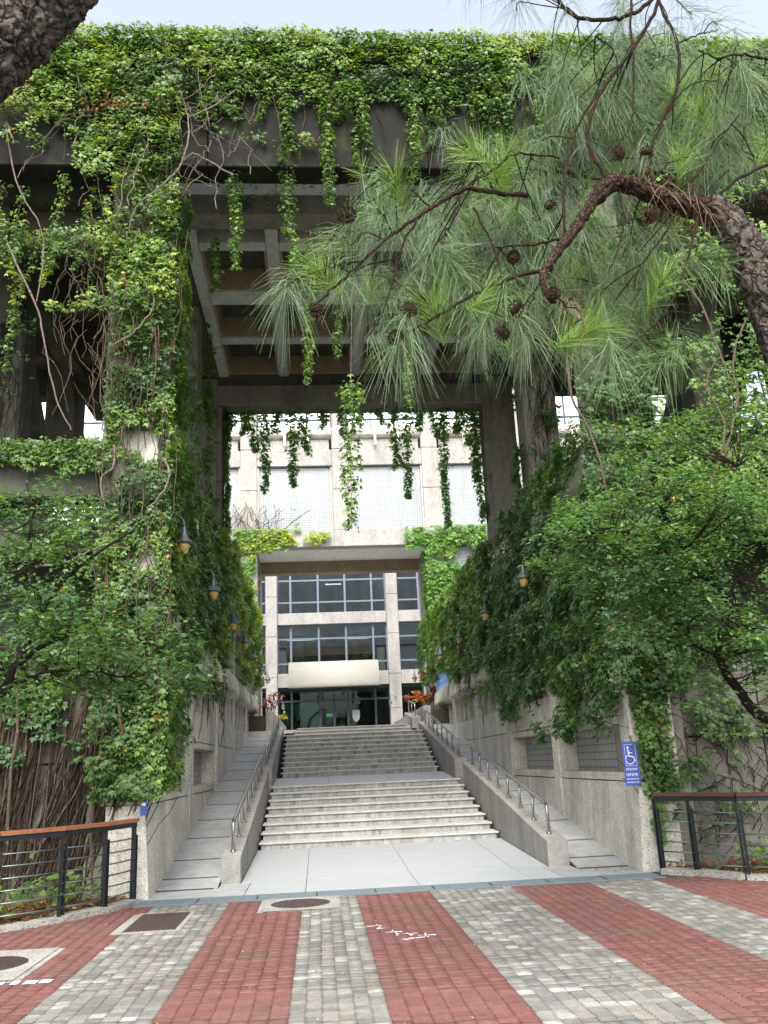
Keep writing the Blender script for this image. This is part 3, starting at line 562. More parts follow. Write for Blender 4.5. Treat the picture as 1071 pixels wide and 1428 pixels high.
box('beam', 'frame_concrete', bf, -2.78, 4.9, 20.25, 20.9, 10.17, 10.7, .03); box('beam_upper', 'dark_concrete', bf, -2.78, 4.9, 20.35, 20.9, 10.702, 11.6, 0)  # upper part set back; its dark concrete paints in the shadow gap
for a, b_ in ((-2.74, -2.2), (4.28, 4.88)):
    for z0, z1 in ((6.3, 8.2), (8.21, 9.2), (9.21, 10.168)): box('pillar_block', 'frame_concrete', bf, a, b_, 20.3, 20.88, z0, z1, .03)
# ------------------------------------------------------------------ bridge block with mosaic panels (35 m)
br = empty('bridge_building', (1, 36.5, 2.7), 'pale concrete block with mosaic panels bridging over the walkway', 'building'); FC = 'facade_concrete'
cols = [-14.45, -10.65, -6.85, -3.05, .78, 4.59, 8.4, 12.2, 16.0]
for xc in cols:
    z0 = 10.85 if abs(xc - .78) < .1 else 2.7
    for za, zb in ((2.7, 5.2), (5.21, 7.6), (7.61, 10.13), (10.85, 12.6), (12.61, 14.4), (14.41, 15.35)):
        if za >= z0 - .01: box('pillar', FC, br, xc, xc + .69, 35.0, 35.5, za, zb - .004, .02)
for a, b_ in zip(cols[:-1], cols[1:]):
    x0, x1 = a + .69, b_; mid = x0 > -2.5 and x1 < 4.7
    box('mosaic_panel', 'mosaic', br, x0 + .07, x1 - .07, 35.22, 35.3, 10.87, 13.63, 0); box('panel_jamb', 'wall_concrete', br, x0 + .002, x0 + .07, 35.12, 35.3, 10.86, 13.66, 0); box('panel_jamb', 'wall_concrete', br, x1 - .07, x1 - .002, 35.12, 35.3, 10.86, 13.66, 0)
    box('spandrel', FC, br, x0 + .003, x1 - .003, 35.04, 35.5, 13.67, 14.38, .015); box('spandrel_recess', FC, br, x0 + .1, x1 - .1, 35.12, 35.5, 14.39, 14.86, .01)
    P = [(35.6, 15.42), (35.12, 15.42)] + [(35.12 - .2 * math.cos(math.pi * .5 - i * math.pi * .62 / 8), 15.1 + .3 * math.sin(math.pi * .5 - i * math.pi * .62 / 8)) for i in range(9)] + [(35.2, 14.87), (35.6, 14.87)]
    MB().prism(P, x0 + .004, x1 - .004).build('rolled_parapet', 'wall_concrete', br, True)
    for k in range(2): xx = x0 + (k * 1.0 + 1.15) * (x1 - x0) / 3.2; box('spout', 'white_pot', br, xx, xx + .09, 34.82, 35.0, 14.5, 14.98, .01)
    wn = box('window', 'glass_mirror', br, x0, x1, 35.62, 35.66, 15.42, 17.4, 0); wb = MB()
    for k in range(4): xx = x0 + k * (x1 - x0) / 3; wb.box(xx - .03, xx + .03, 35.56, 35.62, 15.42, 17.4)
    wb.box(x0, x1, 35.565, 35.615, 15.93, 15.99).build('window_bars', 'window_frame_dark', wn)
    if not mid:
        box('mosaic_panel', 'mosaic', br, x0 + .07, x1 - .07, 35.22, 35.3, 7.0, 10.05, 0); box('mosaic_panel', 'mosaic', br, x0 + .07, x1 - .07, 35.22, 35.3, 3.4, 6.2, 0); box('spandrel', FC, br, x0 + .003, x1 - .003, 35.1, 35.5, 6.2, 7.0, .01); box('plinth', FC, br, x0 + .003, x1 - .003, 35.05, 35.5, 2.7, 3.4, .01)
        box('back_wall', FC, br, x0, x1, 38.0, 38.3, 2.7, 10.1, 0)
for a, b_ in zip(cols[:-1], cols[1:]): box('lintel', FC, br, a + .003, b_ - .003, 34.96, 35.5, 10.14, 10.84, .015)
box('roof', FC, br, -14.5, 16.7, 35.6, 38.3, 17.4, 17.7, 0); box('body', FC, br, -14.4, 16.6, 35.68, 38.2, 10.3, 17.4, 0); box('ceiling', 'soffit_white', br, -14.4, 16.6, 35.51, 37.8, 10.18, 10.28, 0)
box('rear_beam', 'coffer_wood', br, -2.38, 4.55, 37.8, 38.3, 9.66, 10.28, .02)
for x0, x1 in ((-3.05, -2.38), (4.55, 5.2)):
    box('passage_wall', 'frame_concrete', br, x0 + .02, x1 - .02, 35.51, 37.8, 2.7, 10.17, 0)
    for za, zb in ((2.7, 5.2), (5.21, 7.6), (7.61, 10.1)): box('rear_pillar', 'wall_concrete', br, x0, x1, 37.8, 38.3, za, zb - .004, .02)
# ------------------------------------------------------------------ library block behind (53 m)
lb = empty('library_building', (1, 55, 2.7), 'pale concrete building with blue-framed windows seen through the passage', 'building')
pc = [(-10.4, -9.7), (-3.04, -2.38), (4.22, 4.92), (11.6, 12.3)]
for a, b_ in pc:
    for za, zb in ((2.7, 4.6), (4.61, 6.6), (6.61, 9.0), (9.01, 11.4), (11.41, 13.8), (13.81, 17.5)): box('pillar', FC, lb, a, b_, 52.55, 53.3, za, zb - .006, .02)
for (p0, p1), (q0, q1) in zip(pc[:-1], pc[1:]):
    x0, x1 = p1, q0; central = abs(x0 + 2.38) < .1
    for z0, z1 in ((6.02, 6.81), (9.72, 10.41), (13.6, 14.4)): box('spandrel', FC, lb, x0 + .003, x1 - .003, 52.75, 53.3, z0, z1, .015)
    for z0, z1, tr, nm in ((2.7, 6.02, (5.22,), 'g'), (6.81, 9.72, (7.42, 8.88), 'w'), (10.41, 13.6, (11.1, 12.45), 'w')):
        wn = empty('window', (x0, 53.1, z0), None, None); wn.parent = lb; wn.location = Vector((x0, 53.1, z0)) - chain(lb)
        mx = [x0, -1.57, .1, 1.74, 3.38, x1] if central else list(np.linspace(x0, x1, 6)); fm = 'window_frame' if nm == 'w' else 'window_frame_dark'; f_ = MB()
        for xx in mx: f_.box(max(x0, xx - .06), min(x1, xx + .06), 53.0, 53.14, z0, z1)
        zs = [z0] + list(tr) + [z1]
        for zz in zs:
            for a, b_ in zip(mx[:-1], mx[1:]): f_.box(a + .06, b_ - .06, 53.01, 53.13, max(z0, zz - .05), min(z1, zz + .05))
        if nm == 'g' and central: f_.box(.86, .98, 53.0, 53.14, z0, 5.17)
        f_.build('window_frame', fm, wn)
        for a, b_ in zip(mx[:-1], mx[1:]):
            for za, zb in zip(zs[:-1], zs[1:]):
                o = box('pane', 'glass' if nm == 'w' else 'glass_clear', wn, a + .055, b_ - .055, 53.06, 53.075, za + .045, zb - .045, 0); o.rotation_euler = (rng.normal(0, .0002), 0, 0)
    for z0 in (2.7, 6.4, 10.1): box('floor_slab', 'soffit_white', lb, x0, x1, 53.3, 60, z0 + 3.15, z0 + 3.5, 0)
box('lobby_dark_screen', 'steel_dark', lb, -2.3, 4.2, 56.4, 56.5, 2.7, 5.85, 0); box('rear_wall', 'dark_room', lb, -10.4, 12.3, 60, 60.2, 2.7, 17.5, 0); box('roof', FC, lb, -10.6, 12.5, 52.6, 60.2, 17.5, 17.9, 0)  # dark screen added close behind the entrance glass to keep the lobby dim
for a in (-10.5, 12.3): box('end_wall', FC, lb, a, a + .2, 53.3, 60, 2.7, 17.5, 0)
for z0, xa, xb in ((9.1, -1.9, -.2), (9.1, 1.7, 3.2), (12.6, .6, 1.6)): box('tube_lamp', 'tube_light', lb, xa, xb, 55.2, 55.26, z0, z0 + .06, 0)
for xa, w_, h_ in ((-1.4, .5, 2.4), (.4, .8, 2.6), (2.2, .4, 2.5)):
    box('interior_pier', 'room_wall', lb, xa, xa + w_, 56.0, 56.5, 6.4, 9.5, 0); box('interior_pier', 'room_wall', lb, xa + .7, xa + w_ + .7, 57.0, 57.4, 10.1, 13.2, 0)
# hung things on the far facade
aw = empty('entrance_canopy', (.93, 52.4, 5.9), 'curved blank cream metal canopy over the glass entrance', 'canopy'); P = []
for i in range(15):
    a = math.pi * .5 * i / 14; P.append((52.62 - 1.1 * math.sin(a), 7.46 - 1.55 * (1 - math.cos(a))))
q = [(y_ + .05, z_ - .05) for y_, z_ in P][::-1]; MB().prism(P + q, -1.7, 3.56).build('curved_sheet', 'canopy_metal', aw, True); box('end_plate', 'canopy_metal', aw, -1.69, -1.66, 52.0, 52.62, 6.6, 7.3, 0); box('bracket', 'canopy_metal', aw, .8, 1.0, 51.6, 52.7, 5.95, 6.05, 0)
mu = empty('mural_panel', (-1.4, 53.4, 2.7), 'teal painted panel with red and orange flowers behind the entrance glass', 'panel'); MB().box(-2.3, .02, 53.4, 53.44, 2.7, 5.15).build('board', 'teal', mu)
for i in range(16):
    bx_, bz = rng.choice([-2.1, -1.45, -.9]), 2.75; tx, tz = bx_ + rng.normal(0, .28), rng.uniform(3.4, 4.9); pts = [(bx_, 53.37, bz), ((bx_ + tx) / 2 + rng.normal(0, .08), 53.37, (bz + tz) / 2), (tx, 53.37, tz)]
    MB().tube(smooth_path(pts, 7), [.05, .06, .07, .07, .06, .05, .02], 5).build('leaf_blade', 'mural_green', mu)
    if i % 2: MB().lathe([(.02, -.1), (.1, -.03), (.11, .04), (.03, .1)], 8, (tx, 53.35, tz)).build('flower', 'red_print' if i % 4 == 1 else 'orange_print', mu)
ex = empty('exit_sign', (.6, 53.6, 4.35), 'small lit green exit sign inside the entrance', 'sign'); box('plate', 'exit_light', ex, .45, .82, 53.6, 53.64, 4.3, 4.48, .01); 
sh = empty('shield_decal', (2.2, 53.0, 4.2), 'grey shield-shaped emblem on the entrance door glass', 'emblem'); MB().prism([(1.98, 4.6), (2.42, 4.6), (2.42, 4.2), (2.36, 4.02), (2.2, 3.9), (2.04, 4.02), (1.98, 4.2)], 53.03, 53.045, 'y').build('plate', 'grey_print', sh)
shelf = empty('book_shelf', (.9, 54.5, 2.7), 'low book shelf with rows of books inside the entrance', 'shelf'); box('case', 'dark_room', shelf, -.1, 1.6, 54.7, 55, 2.7, 3.9, 0)
for k in range(26):
    xx = -.05 + k * .062; zb = 2.8 + .55 * (k % 2); box('book', ['room_wall', 'white_pot', 'teal', 'terracotta', 'grey_print'][k % 5], shelf, xx, xx + .05, 54.6, 54.7, zb, zb + rng.uniform(.25, .4), 0)
ub = empty('umbrella', (-1.0, 53.3, 10.5), 'grey-blue folded umbrella leaning behind the upper window', 'umbrella'); MB().tube([(-1.35, 53.35, 10.48), (-1.1, 53.35, 10.75), (-.7, 53.35, 10.95), (-.45, 53.35, 11.0)], [.04, .12, .12, .02], 8).build('cover', 'grey_print', ub, True); MB().tube([(-1.4, 53.35, 10.43), (-1.35, 53.35, 10.48)], .015, 5).build('handle', 'lamp_metal', ub)
def pot_plant(x, y, z, m, label, h=.5):
    p_ = Plant('potted_plant', (x, y, z), label, 'potted plant'); MB().lathe([(.08, 0), (.12, .18), (.13, .19)], 12, (x, y, z)).build('pot', m, p_.o, True); n = 60
    P = np.array((x, y, z + .2)) + rng.normal(0, 1, (n, 3)) * (.17, .12, .1) + (0, 0, .22); p_.leaves(P, rng.normal(0, .6, (n, 3)) + (0, -.4, .6), P - np.array((x, y, z + .2)), rng.uniform(.12, .22, n), palette(P, (G_MID, G_LITE), 2)); p_.stem([(x, y, z + .1), (x, y, z + .45)], .01); p_.done(OVAL)
pot_plant(-1.95, 53.4, 10.44, 'white_pot', 'white potted plant at the corner of the upper window'); pot_plant(2.35, 53.4, 10.44, 'terracotta', 'red potted plant behind the upper window'); pot_plant(2.75, 53.4, 10.44, 'white_pot', 'white potted plant beside the red one in the upper window'); pot_plant(1.95, 53.4, 7.5, 'terracotta', 'leafy potted plant above the canopy near the mullion', .6); pot_plant(2.9, 53.4, 7.4, 'white_pot', 'small round potted plant above the canopy end')
ch = empty('wooden_chair', (3.85, 54, 6.85), 'reddish wooden chair behind the glass at the canopy end', 'chair')
for a in (3.6, 4.0):
    for q in (54.0, 54.35): box('leg', 'rail_wood_dark', ch, a, a + .04, q, q + .04, 6.8, 7.25 if q < 54.2 else 7.65, 0)
box('seat', 'rail_wood_dark', ch, 3.58, 4.06, 53.98, 54.4, 7.25, 7.29, 0); box('backrest', 'rail_wood_dark', ch, 3.6, 4.04, 54.35, 54.38, 7.45, 7.62, 0)
# planters left and right of the upper landing
def planter(x0, x1, label):
    e = empty('planter_wall', (.5 * (x0 + x1), 30, 2.6), label, 'planter'); a = MB(); a.box(x0, x1, 29.9, 42, 2.4, 3.32, .015).build('wall_body', 'kerb_concrete', e); box('soil', 'soil', e, min(x0, x1) - (.7 if x0 < 0 else -.26), max(x0, x1) + (.7 if x0 > 0 else -.26), 30, 42, 2.5, 3.2, 0)
planter(3.5, 3.75, 'low stained concrete planter wall with croton below the passage pillar'); planter(-1.75, -1.5, 'low concrete planter wall at the left head of the stairs')
box_e = empty('end_kerb', (3.0, 29, 2.4), 'short concrete kerb block with a small rail at the stair head', 'kerb wall'); MB().prism([(28.9, 2.3), (28.9, 2.9), (31.5, 3.2), (31.5, 2.3)], 3.0, 3.28).build('block', 'kerb_concrete', box_e)
rail(3.14, slope((28.9, 2.9), (31.5, 3.2)), 29.2, 31.2, 3, .42, 'short stainless handrail at the stair head near the croton')
# ------------------------------------------------------------------ lamps on brackets
def make_lamp():
    e = empty('wall_lamp', (0, 0, 0), 'x', 'lamp', 'gooseneck lamps along the walls')
    MB().box(.36, .40, -.05, .05, .16, .52, .006).build('bracket', 'lamp_metal', e, local=True)
    pts = smooth_path([(.37, 0, .3), (.33, 0, .42), (.2, 0, .56), (.08, 0, .56), (.01, 0, .46), (0, 0, .36)], 16); MB().tube(pts, .014, 8).build('arm', 'lamp_metal', e, True, True)
    MB().lathe([(.02, .38), (.035, .34), (.05, .25), (.085, .16), (.15, .1), (.155, .085), (.10, .075)], 20).build('shade', 'lamp_metal', e, True, True)
    MB().lathe([(.095, .075), (.10, .02), (.085, -.05), (.05, -.095), (.015, -.105)], 20).build('globe', 'amber_glass', e, True, True); return e
proto = make_lamp(); proto_used = False
def lamp(x, y, z, rz, label, sc=.85):
    global proto_used
    o = copy_tree(proto) if proto_used else proto; proto_used = True
    o.location = (x, y, z); o.rotation_euler = (0, 0, rz); o.scale = (sc,) * 3; o['label'] = label; o['category'] = 'lamp'
RN = ['nearest amber lamp on the wall of the wheelchair sign ramp', 'second nearest lamp on the wall of the wheelchair sign ramp', 'third lamp from the front on the wall of the wheelchair sign ramp', 'fourth lamp from the front, above the blue banner', 'fifth lamp, hanging in front of the pale passage pillar', 'farthest lamp on the passage pillar, right of the dark window']
for k, lb_ in enumerate(RN): lamp(3.93, 16.1 + 4.0 * k, 4.72, 0, lb_)
LN = ['large amber lamp among the ivy of the tower with the slot window', 'second amber lamp along the ivy of the left side wall', 'third lamp along the left side wall, half hidden in ivy', 'fourth lamp along the left side wall', 'fifth lamp along the left side wall', 'sixth lamp, second to last along the left side wall', 'last lamp of the left side wall beside the passage pillar']
for k, yv in enumerate((12.75, 16.5, 20.4, 23.8, 27.4, 31.0, 34.5)): lamp(-1.93, yv, 4.72, math.pi, LN[k])
lamp(-2.0, 51.0, 4.75, math.pi, 'small pale lamp at the left edge of the glass entrance'); lamp(4.1, 51.0, 4.75, 0, 'small pale lamp at the right edge of the glass entrance')
# ------------------------------------------------------------------ fences
def fence(pts, label, wood_m, gap=None):
    P = [Vector((x, y, 0)) for x, y in pts]; e = empty('railing_fence', P[len(P) // 2], label, 'fence')
    for i, p in enumerate(P):
        d = (P[min(i + 1, len(P) - 1)] - P[max(i - 1, 0)]).normalized(); n = Vector((-d.y, d.x, 0)); pb = MB()
        for sgn in (-.022, .022):
            c = p + n * 0 + d * sgn; q = [(c.x - d.x * .008 - n.x * .03, c.y - d.y * .008 - n.y * .03), (c.x + d.x * .008 - n.x * .03, c.y + d.y * .008 - n.y * .03), (c.x + d.x * .008 + n.x * .03, c.y + d.y * .008 + n.y * .03), (c.x - d.x * .008 + n.x * .03, c.y - d.y * .008 + n.y * .03)]
            pb.prism(q, -.02, .80 if sgn > 0 else .93, 'z')
        pb.build('post', 'steel_dark', e)
    for a, b_ in zip(P[:-1], P[1:]):
        for k in range(6):
            z = .14 + k * .125; MB().tube([(a.x, a.y, z), ((a.x + b_.x) / 2, (a.y + b_.y) / 2, z - .004), (b_.x, b_.y, z)], .009, 6).build('bar', 'steel_bar', e, True)
        d = (b_ - a).normalized(); n = Vector((-d.y, d.x, 0)); v = lambda w, z0, z1: [(a + n * w), (b_ + n * w)]
        def beam(nm, w, z0, z1, m, ext=0):
            A, B = a - d * ext, b_ + d * ext; q = [(A.x - n.x * w, A.y - n.y * w), (B.x - n.x * w, B.y - n.y * w), (B.x + n.x * w, B.y + n.y * w), (A.x + n.x * w, A.y + n.y * w)]; MB().prism(q, z0, z1, 'z').build(nm, m, e)
        beam('top_channel', .03, .90, .955, 'steel_dark'); beam('handrail_plank', .06, .958, 1.0, wood_m, -.002)
fence([(-6.6, 8.9), (-5.2, 9.45), (-4.2, 9.95), (-3.5, 10.42), (-2.93, 10.9), (-2.57, 11.4), (-2.36, 12.02)], 'curved steel railing with a tan wooden handrail by the root-covered wall', 'rail_wood')
fence([(4.47, 12.1), (4.78, 11.72), (5.14, 11.1), (5.9, 10.68), (6.9, 10.3)], 'curved steel railing with a dark wooden handrail beside the wheelchair sign', 'rail_wood_dark')
def edge_kerb(pts, label):
    e = empty('stone_edging', (pts[0][0], pts[0][1], 0), label, 'edging')
    for (x0, y0), (x1, y1) in zip(pts[:-1], pts[1:]):
        d = Vector((x1 - x0, y1 - y0, 0)).normalized(); n = Vector((-d.y, d.x, 0)) * .11; MB().prism([(x0 - n.x, y0 - n.y), (x1 - n.x - d.x * .01, y1 - n.y - d.y * .01), (x1 + n.x - d.x * .01, y1 + n.y - d.y * .01), (x0 + n.x, y0 + n.y)], -.05, .045 + rng.uniform(0, .02), 'z').build('edging_block', 'gravel_concrete', e)
edge_kerb([(-6.6, 8.9), (-5.2, 9.45), (-4.2, 9.95), (-3.5, 10.42), (-2.93, 10.9), (-2.57, 11.4), (-2.36, 12.02)], 'pebbled concrete edging under the fence with the tan handrail'); edge_kerb([(4.5, 12.1), (4.78, 11.72), (5.14, 11.1), (5.9, 10.68), (6.9, 10.3)], 'pebbled concrete edging under the fence with the dark handrail')
def bed(poly, name, seed):
    xs = np.array([p[0] for p in poly]); b_ = MB().prism(poly, -.08, .03, 'z'); return tag(b_.build(name, 'soil'), kind='structure')
bed([(-9, 8.4), (-6.6, 8.95), (-4.2, 10.0), (-2.95, 10.95), (-2.42, 11.95), (-2.42, 12.5), (-9, 12.5)], 'planting_bed_ground', 1); bed([(4.52, 12.1), (4.82, 11.75), (5.2, 11.15), (6.9, 10.38), (10, 9.6), (10, 12.5), (4.52, 12.5)], 'planting_bed_ground', 2)
def litter(poly_fn, n, label, name, loc):
    P = poly_fn(n); C = np.array([(.30, .13, .05), (.36, .22, .09), (.16, .08, .04), (.42, .30, .08), (.12, .09, .05), (.33, .08, .04)])[rng.integers(0, 6, len(P))] * rng.uniform(.6, 1.2, (len(P), 1))
    me = leafmesh(name, P, np.array((0, 0, 1.0)) + rng.normal(0, .45, P.shape), rng.normal(0, 1, P.shape), rng.uniform(.05, .11, len(P)), C, OVAL); tag(link(name, me, 'leaf'), label, 'leaf litter', kind='stuff')
def bedL(n):
    y = rng.uniform(9.3, 12.4, n); x = XL(y) - .1 - rng.random(n) * 2.5; return np.stack([x, y, np.full(n, .045) + rng.random(n) * .03], 1)
def bedR(n):
    y = rng.uniform(10.2, 12.4, n); x = XR(y) + .1 + rng.random(n) * 2.5; return np.stack([x, y, np.full(n, .045) + rng.random(n) * .03], 1)
litter(bedL, 1500, 'fallen brown leaves on the soil behind the tan-railed fence', 'leaf_litter', None); litter(bedR, 1100, 'fallen brown leaves on the soil behind the dark-railed fence', 'leaf_litter', None)
def steps_leaf(n):
    P = []
    for k in range(n):
        i = rng.integers(0, 8); P.append((rng.normal(2.4, .35), 16.8 + .6 * i - .015 - .05 * rng.random(), .13 + i * zr1 + .006)); 
    for k in range(8): P.append((rng.uniform(3.6, 4.3), rng.uniform(12.2, 12.8), .01))
    return np.array(P)
def step_litter():
    P = steps_leaf(70); me = leafmesh('leaf_litter', P, np.array((0, -.3, 1.0)) + rng.normal(0, .3, P.shape), rng.normal(0, 1, P.shape), rng.uniform(.03, .06, len(P)), np.tile((.28, .05, .035), (len(P), 1)) * rng.uniform(.6, 1.2, (len(P), 1)), OVAL); tag(link('leaf_litter', me, 'leaf'), 'small fallen red leaves on the lower stair treads', 'leaf litter', kind='stuff')
step_litter()
def specks(n):
    y = rng.uniform(5.2, 11.8, n); x = rng.uniform(-3, 5.5, n); return np.stack([x, y, np.full(n, .006)], 1)
Ps = specks(900); tag(link('leaf_litter', leafmesh('leaf_litter', Ps, np.array((0, 0, 1.0)) + rng.normal(0, .3, Ps.shape), rng.normal(0, 1, Ps.shape), rng.uniform(.01, .032, len(Ps)), np.array([(.4, .3, .16), (.3, .16, .08), (.45, .4, .25), (.16, .1, .06)])[rng.integers(0, 4, len(Ps))], OVAL), 'leaf'), 'tiny dry leaf scraps scattered over the pavers', 'leaf litter', kind='stuff')
# ------------------------------------------------------------------ signs
def wheel_sign():
    e = empty('wheelchair_sign', (4.28, 12.33, 1.1), 'blue wheelchair-access sign on the wall corner beside the dark-railed fence', 'sign'); x0, x1, y0 = 4.16, 4.37, 12.26
    bd = box('board', 'sign_blue', e, x0, x1, y0, y0 + .02, 1.10, 1.68, .004); pr = MB(); yy = y0 - .0015; cx = .5 * (x0 + x1)
    a = lambda deg: (math.cos(R(deg)), math.sin(R(deg)))
    def disc(cx, cz, r, n=14): pr.prism([(cx + r * a(i * 360 / n)[0], cz + r * a(i * 360 / n)[1]) for i in range(n)], yy, yy + .003, 'y')
    def bar(p, q, w):
        d = Vector((q[0] - p[0], q[1] - p[1])).normalized(); n = Vector((-d.y, d.x)) * w / 2; pr.prism([(p[0] - n.x, p[1] - n.y), (q[0] - n.x, q[1] - n.y), (q[0] + n.x, q[1] + n.y), (p[0] + n.x, p[1] + n.y)], yy, yy + .003, 'y')
    disc(cx - .03, 1.60, .017); bar((cx - .03, 1.575), (cx - .022, 1.48), .017); bar((cx - .026, 1.535), (cx + .028, 1.53), .012); bar((cx - .024, 1.485), (cx + .035, 1.48), .016); bar((cx + .035, 1.482), (cx + .062, 1.42), .015); bar((cx + .06, 1.42), (cx + .08, 1.428), .012)
    for i in range(16):
        t0, t1 = 125 + i * 14.5, 125 + (i + 1) * 14.5 + 1; bar((cx - .012 + .062 * a(t0)[0], 1.445 + .062 * a(t0)[1]), (cx - .012 + .062 * a(t1)[0], 1.445 + .062 * a(t1)[1]), .012)
    for p, q in (((x0 + .03, 1.64), (x0 + .03, 1.36)), ((x1 - .03, 1.64), (x1 - .03, 1.36)), ((x0 + .03, 1.64), (x1 - .03, 1.64)), ((x0 + .03, 1.36), (x1 - .03, 1.36))): bar(p, q, .004)
    pr.build('wheelchair_symbol', 'white_print', bd); tx = MB()
    for z, h, n in ((1.30, .03, 9), (1.225, .036, 7), (1.178, .018, 12), (1.135, .016, 13)):
        w = (x1 - x0 - .04) / n
        for k in range(n):
            xx = x0 + .02 + k * w; tx.box(xx, xx + w * .22, yy, yy + .003, z, z + h); tx.box(xx + w * .22, xx + w * .7, yy, yy + .003, z + h * (.75 if k % 3 else .4), z + h * (1 if k % 3 else .62))
            if k % 2: tx.box(xx + w * .5, xx + w * .72, yy, yy + .003, z, z + h * .74)
    tx.build('lettering', 'white_print', bd)
wheel_sign()
e = empty('blue_sign', (-2.27, 12.9, 1.1), 'narrow blue sign seen nearly edge-on at the ivy-hung wall corner', 'sign'); bd = box('board', 'sign_blue', e, -2.335, -2.315 + .06, 12.20, 12.215, 1.02, 1.72, .003)
l = MB()
for z in (1.58, 1.47, 1.36, 1.25, 1.14): l.box(-2.32, -2.27, 12.1985, 12.2005, z, z + .04)
l.build('lettering', 'white_print', bd)
e = empty('blue_banner', (4.3, 31, 3.8), 'light blue banner hung on the wall under the far lamps', 'banner'); bd = box('cloth', 'banner_blue', e, 4.285, 4.30, 29.0, 32.0, 3.55, 4.42, 0); l = MB()
for z, n in ((4.2, 7), (3.95, 9), (3.78, 8)):
    for k in range(n):
        yy = 29.3 + k * 2.4 / n; l.box(4.281, 4.2845, yy, yy + 1.5 / n, z, z + .03); l.box(4.281, 4.2845, yy, yy + .05, z - .07, z + .09)
l.build('lettering', 'white_print', bd)
# ------------------------------------------------------------------ crotons
def croton(x, y, z, n, pals, label, sp=.45, h=.8):
    p_ = Plant('croton_plant', (x, y, z), label, 'plant'); 
    for k in range(9):
        tip = np.array((x, y, z)) + (rng.normal(0, sp), rng.normal(0, sp), h * rng.uniform(.55, 1.0)); p_.stem(wiggle((x, y, z), tip, 5, .02), .015, 5, 'twig_bark'); m = n // 9; D = rng.normal(0, 1, (m, 3)) + (0, -.2, .5); P = tip + rng.normal(0, .06, (m, 3))
        p_.leaves(P, rng.normal(0, .5, (m, 3)) + (0, -.3, .8), D, rng.uniform(.14, .26, m), palette(P, pals, 4, 0, 9))
    p_.done(SLIM, 'petal')
RED = ((.25, .02, .015), (.5, .06, .03)); ORG = ((.45, .12, .02), (.75, .3, .03)); YLW = ((.55, .4, .03), (.8, .6, .06)); DKR = ((.08, .015, .02), (.2, .04, .03))
croton(4.1, 35.0, 3.3, 330, (DKR, RED, ORG, YLW, YLW), 'yellow and orange croton above the planter wall', .42, 1.0); croton(4.5, 33.6, 3.3, 260, (DKR, RED, RED, RED), 'tall red croton against the passage pillar', .22, 1.8); croton(-2.0, 36.5, 3.3, 120, (DKR, RED, DKR), 'red croton beside the left passage pillar', .15, 1.1); croton(-1.9, 40, 3.2, 120, (YLW, G_LITE), 'small yellow-green croton on the left planter', .2, .5)
# ------------------------------------------------------------------ climbing plants
iv = Plant('ivy_curtain', (0, 12.1, 13.4), 'ivy fringe along the top of the black-stained fascia beam')
ln = lambda x, a, b, c, d: np.interp(x, [a, b], [c, d])
x0, W = -4.6, 17.0
iv.patch((x0, 12.19, 12.55), (W, 0, 0), (0, 0, 1.0), (0, -1, 0), 1150, lambda a, b: .3 + 1.0 * b, .28, (.055, .095), (G_MID, G_LITE, G_YEL), .008, 11)
iv.patch((x0, 12.1, 13.42), (W, 0, 0), (0, .75, 0), (0, 0, 1), 900, None, .24, (.055, .095), (G_MID, G_LITE, G_YEL), .008, 12, tilt=.2)
iv.patch((.6, 12.19, 11.5), (7.5, 0, 0), (0, 0, 1.3), (0, -1, 0), 950, lambda a, b: .12 + .85 * b, .2, (.055, .09), (G_DARK, G_MID, G_LITE), .006, 13)
iv.patch((-4.4, 12.19, 11.2), (4.8, 0, 0), (0, 0, 1.5), (0, -1, 0), 800, lambda a, b: .2 + .38 * b + .18 * (a < .5), .22, (.055, .095), (G_MID, G_LITE, G_YEL), .02, 14)
for k in range(60): xx = rng.uniform(-4.4, 8); iv.stem(wiggle((xx, 12.17, 13.3), (xx + rng.normal(0, .3), 12.15, rng.uniform(10.9, 12.6)), 9, .04), rng.uniform(.004, .009), 4, 'vine_bark' if xx < 0 else 'fine_stem')
iv.patch((-6.5, 12.1, 11.0), (2.8, 0, 0), (0, 0, 2.4), (0, -1, 0), 700, lambda a, b: .25 + .5 * b, .4, (.055, .095), (G_MID, G_LITE, G_YEL), .01, 15)
iv.patch((-5.0, 13.4, 10.9), (2.8, 0, 0), (0, 0, .8), (0, -1, 0), 700, lambda a, b: .4 + .3 * b, .3, (.055, .095), (G_MID, G_LITE), .01, 16)
iv.patch((-2.2, 13.48, 10.9), (6.5, 0, 0), (0, 0, .6), (0, -1, 0), 700, lambda a, b: .12 + .55 * b, .2, (.05, .085), (G_DARK, G_MID), .01, 17)
for k in range(70):
    xx = rng.uniform(-4.6, 8.5); zz = rng.uniform(12.2, 12.9); L = rng.uniform(.25, 1.0) + (.7 if rng.random() < .25 else 0); iv.strand(wiggle((xx, 12.1, zz), (xx + rng.normal(0, .1), 12.1, zz - L), 7, .03), rng.uniform(.08, .16), 150, (.045, .085), (G_DARK, G_MID, G_LITE), .005)
iv.done()
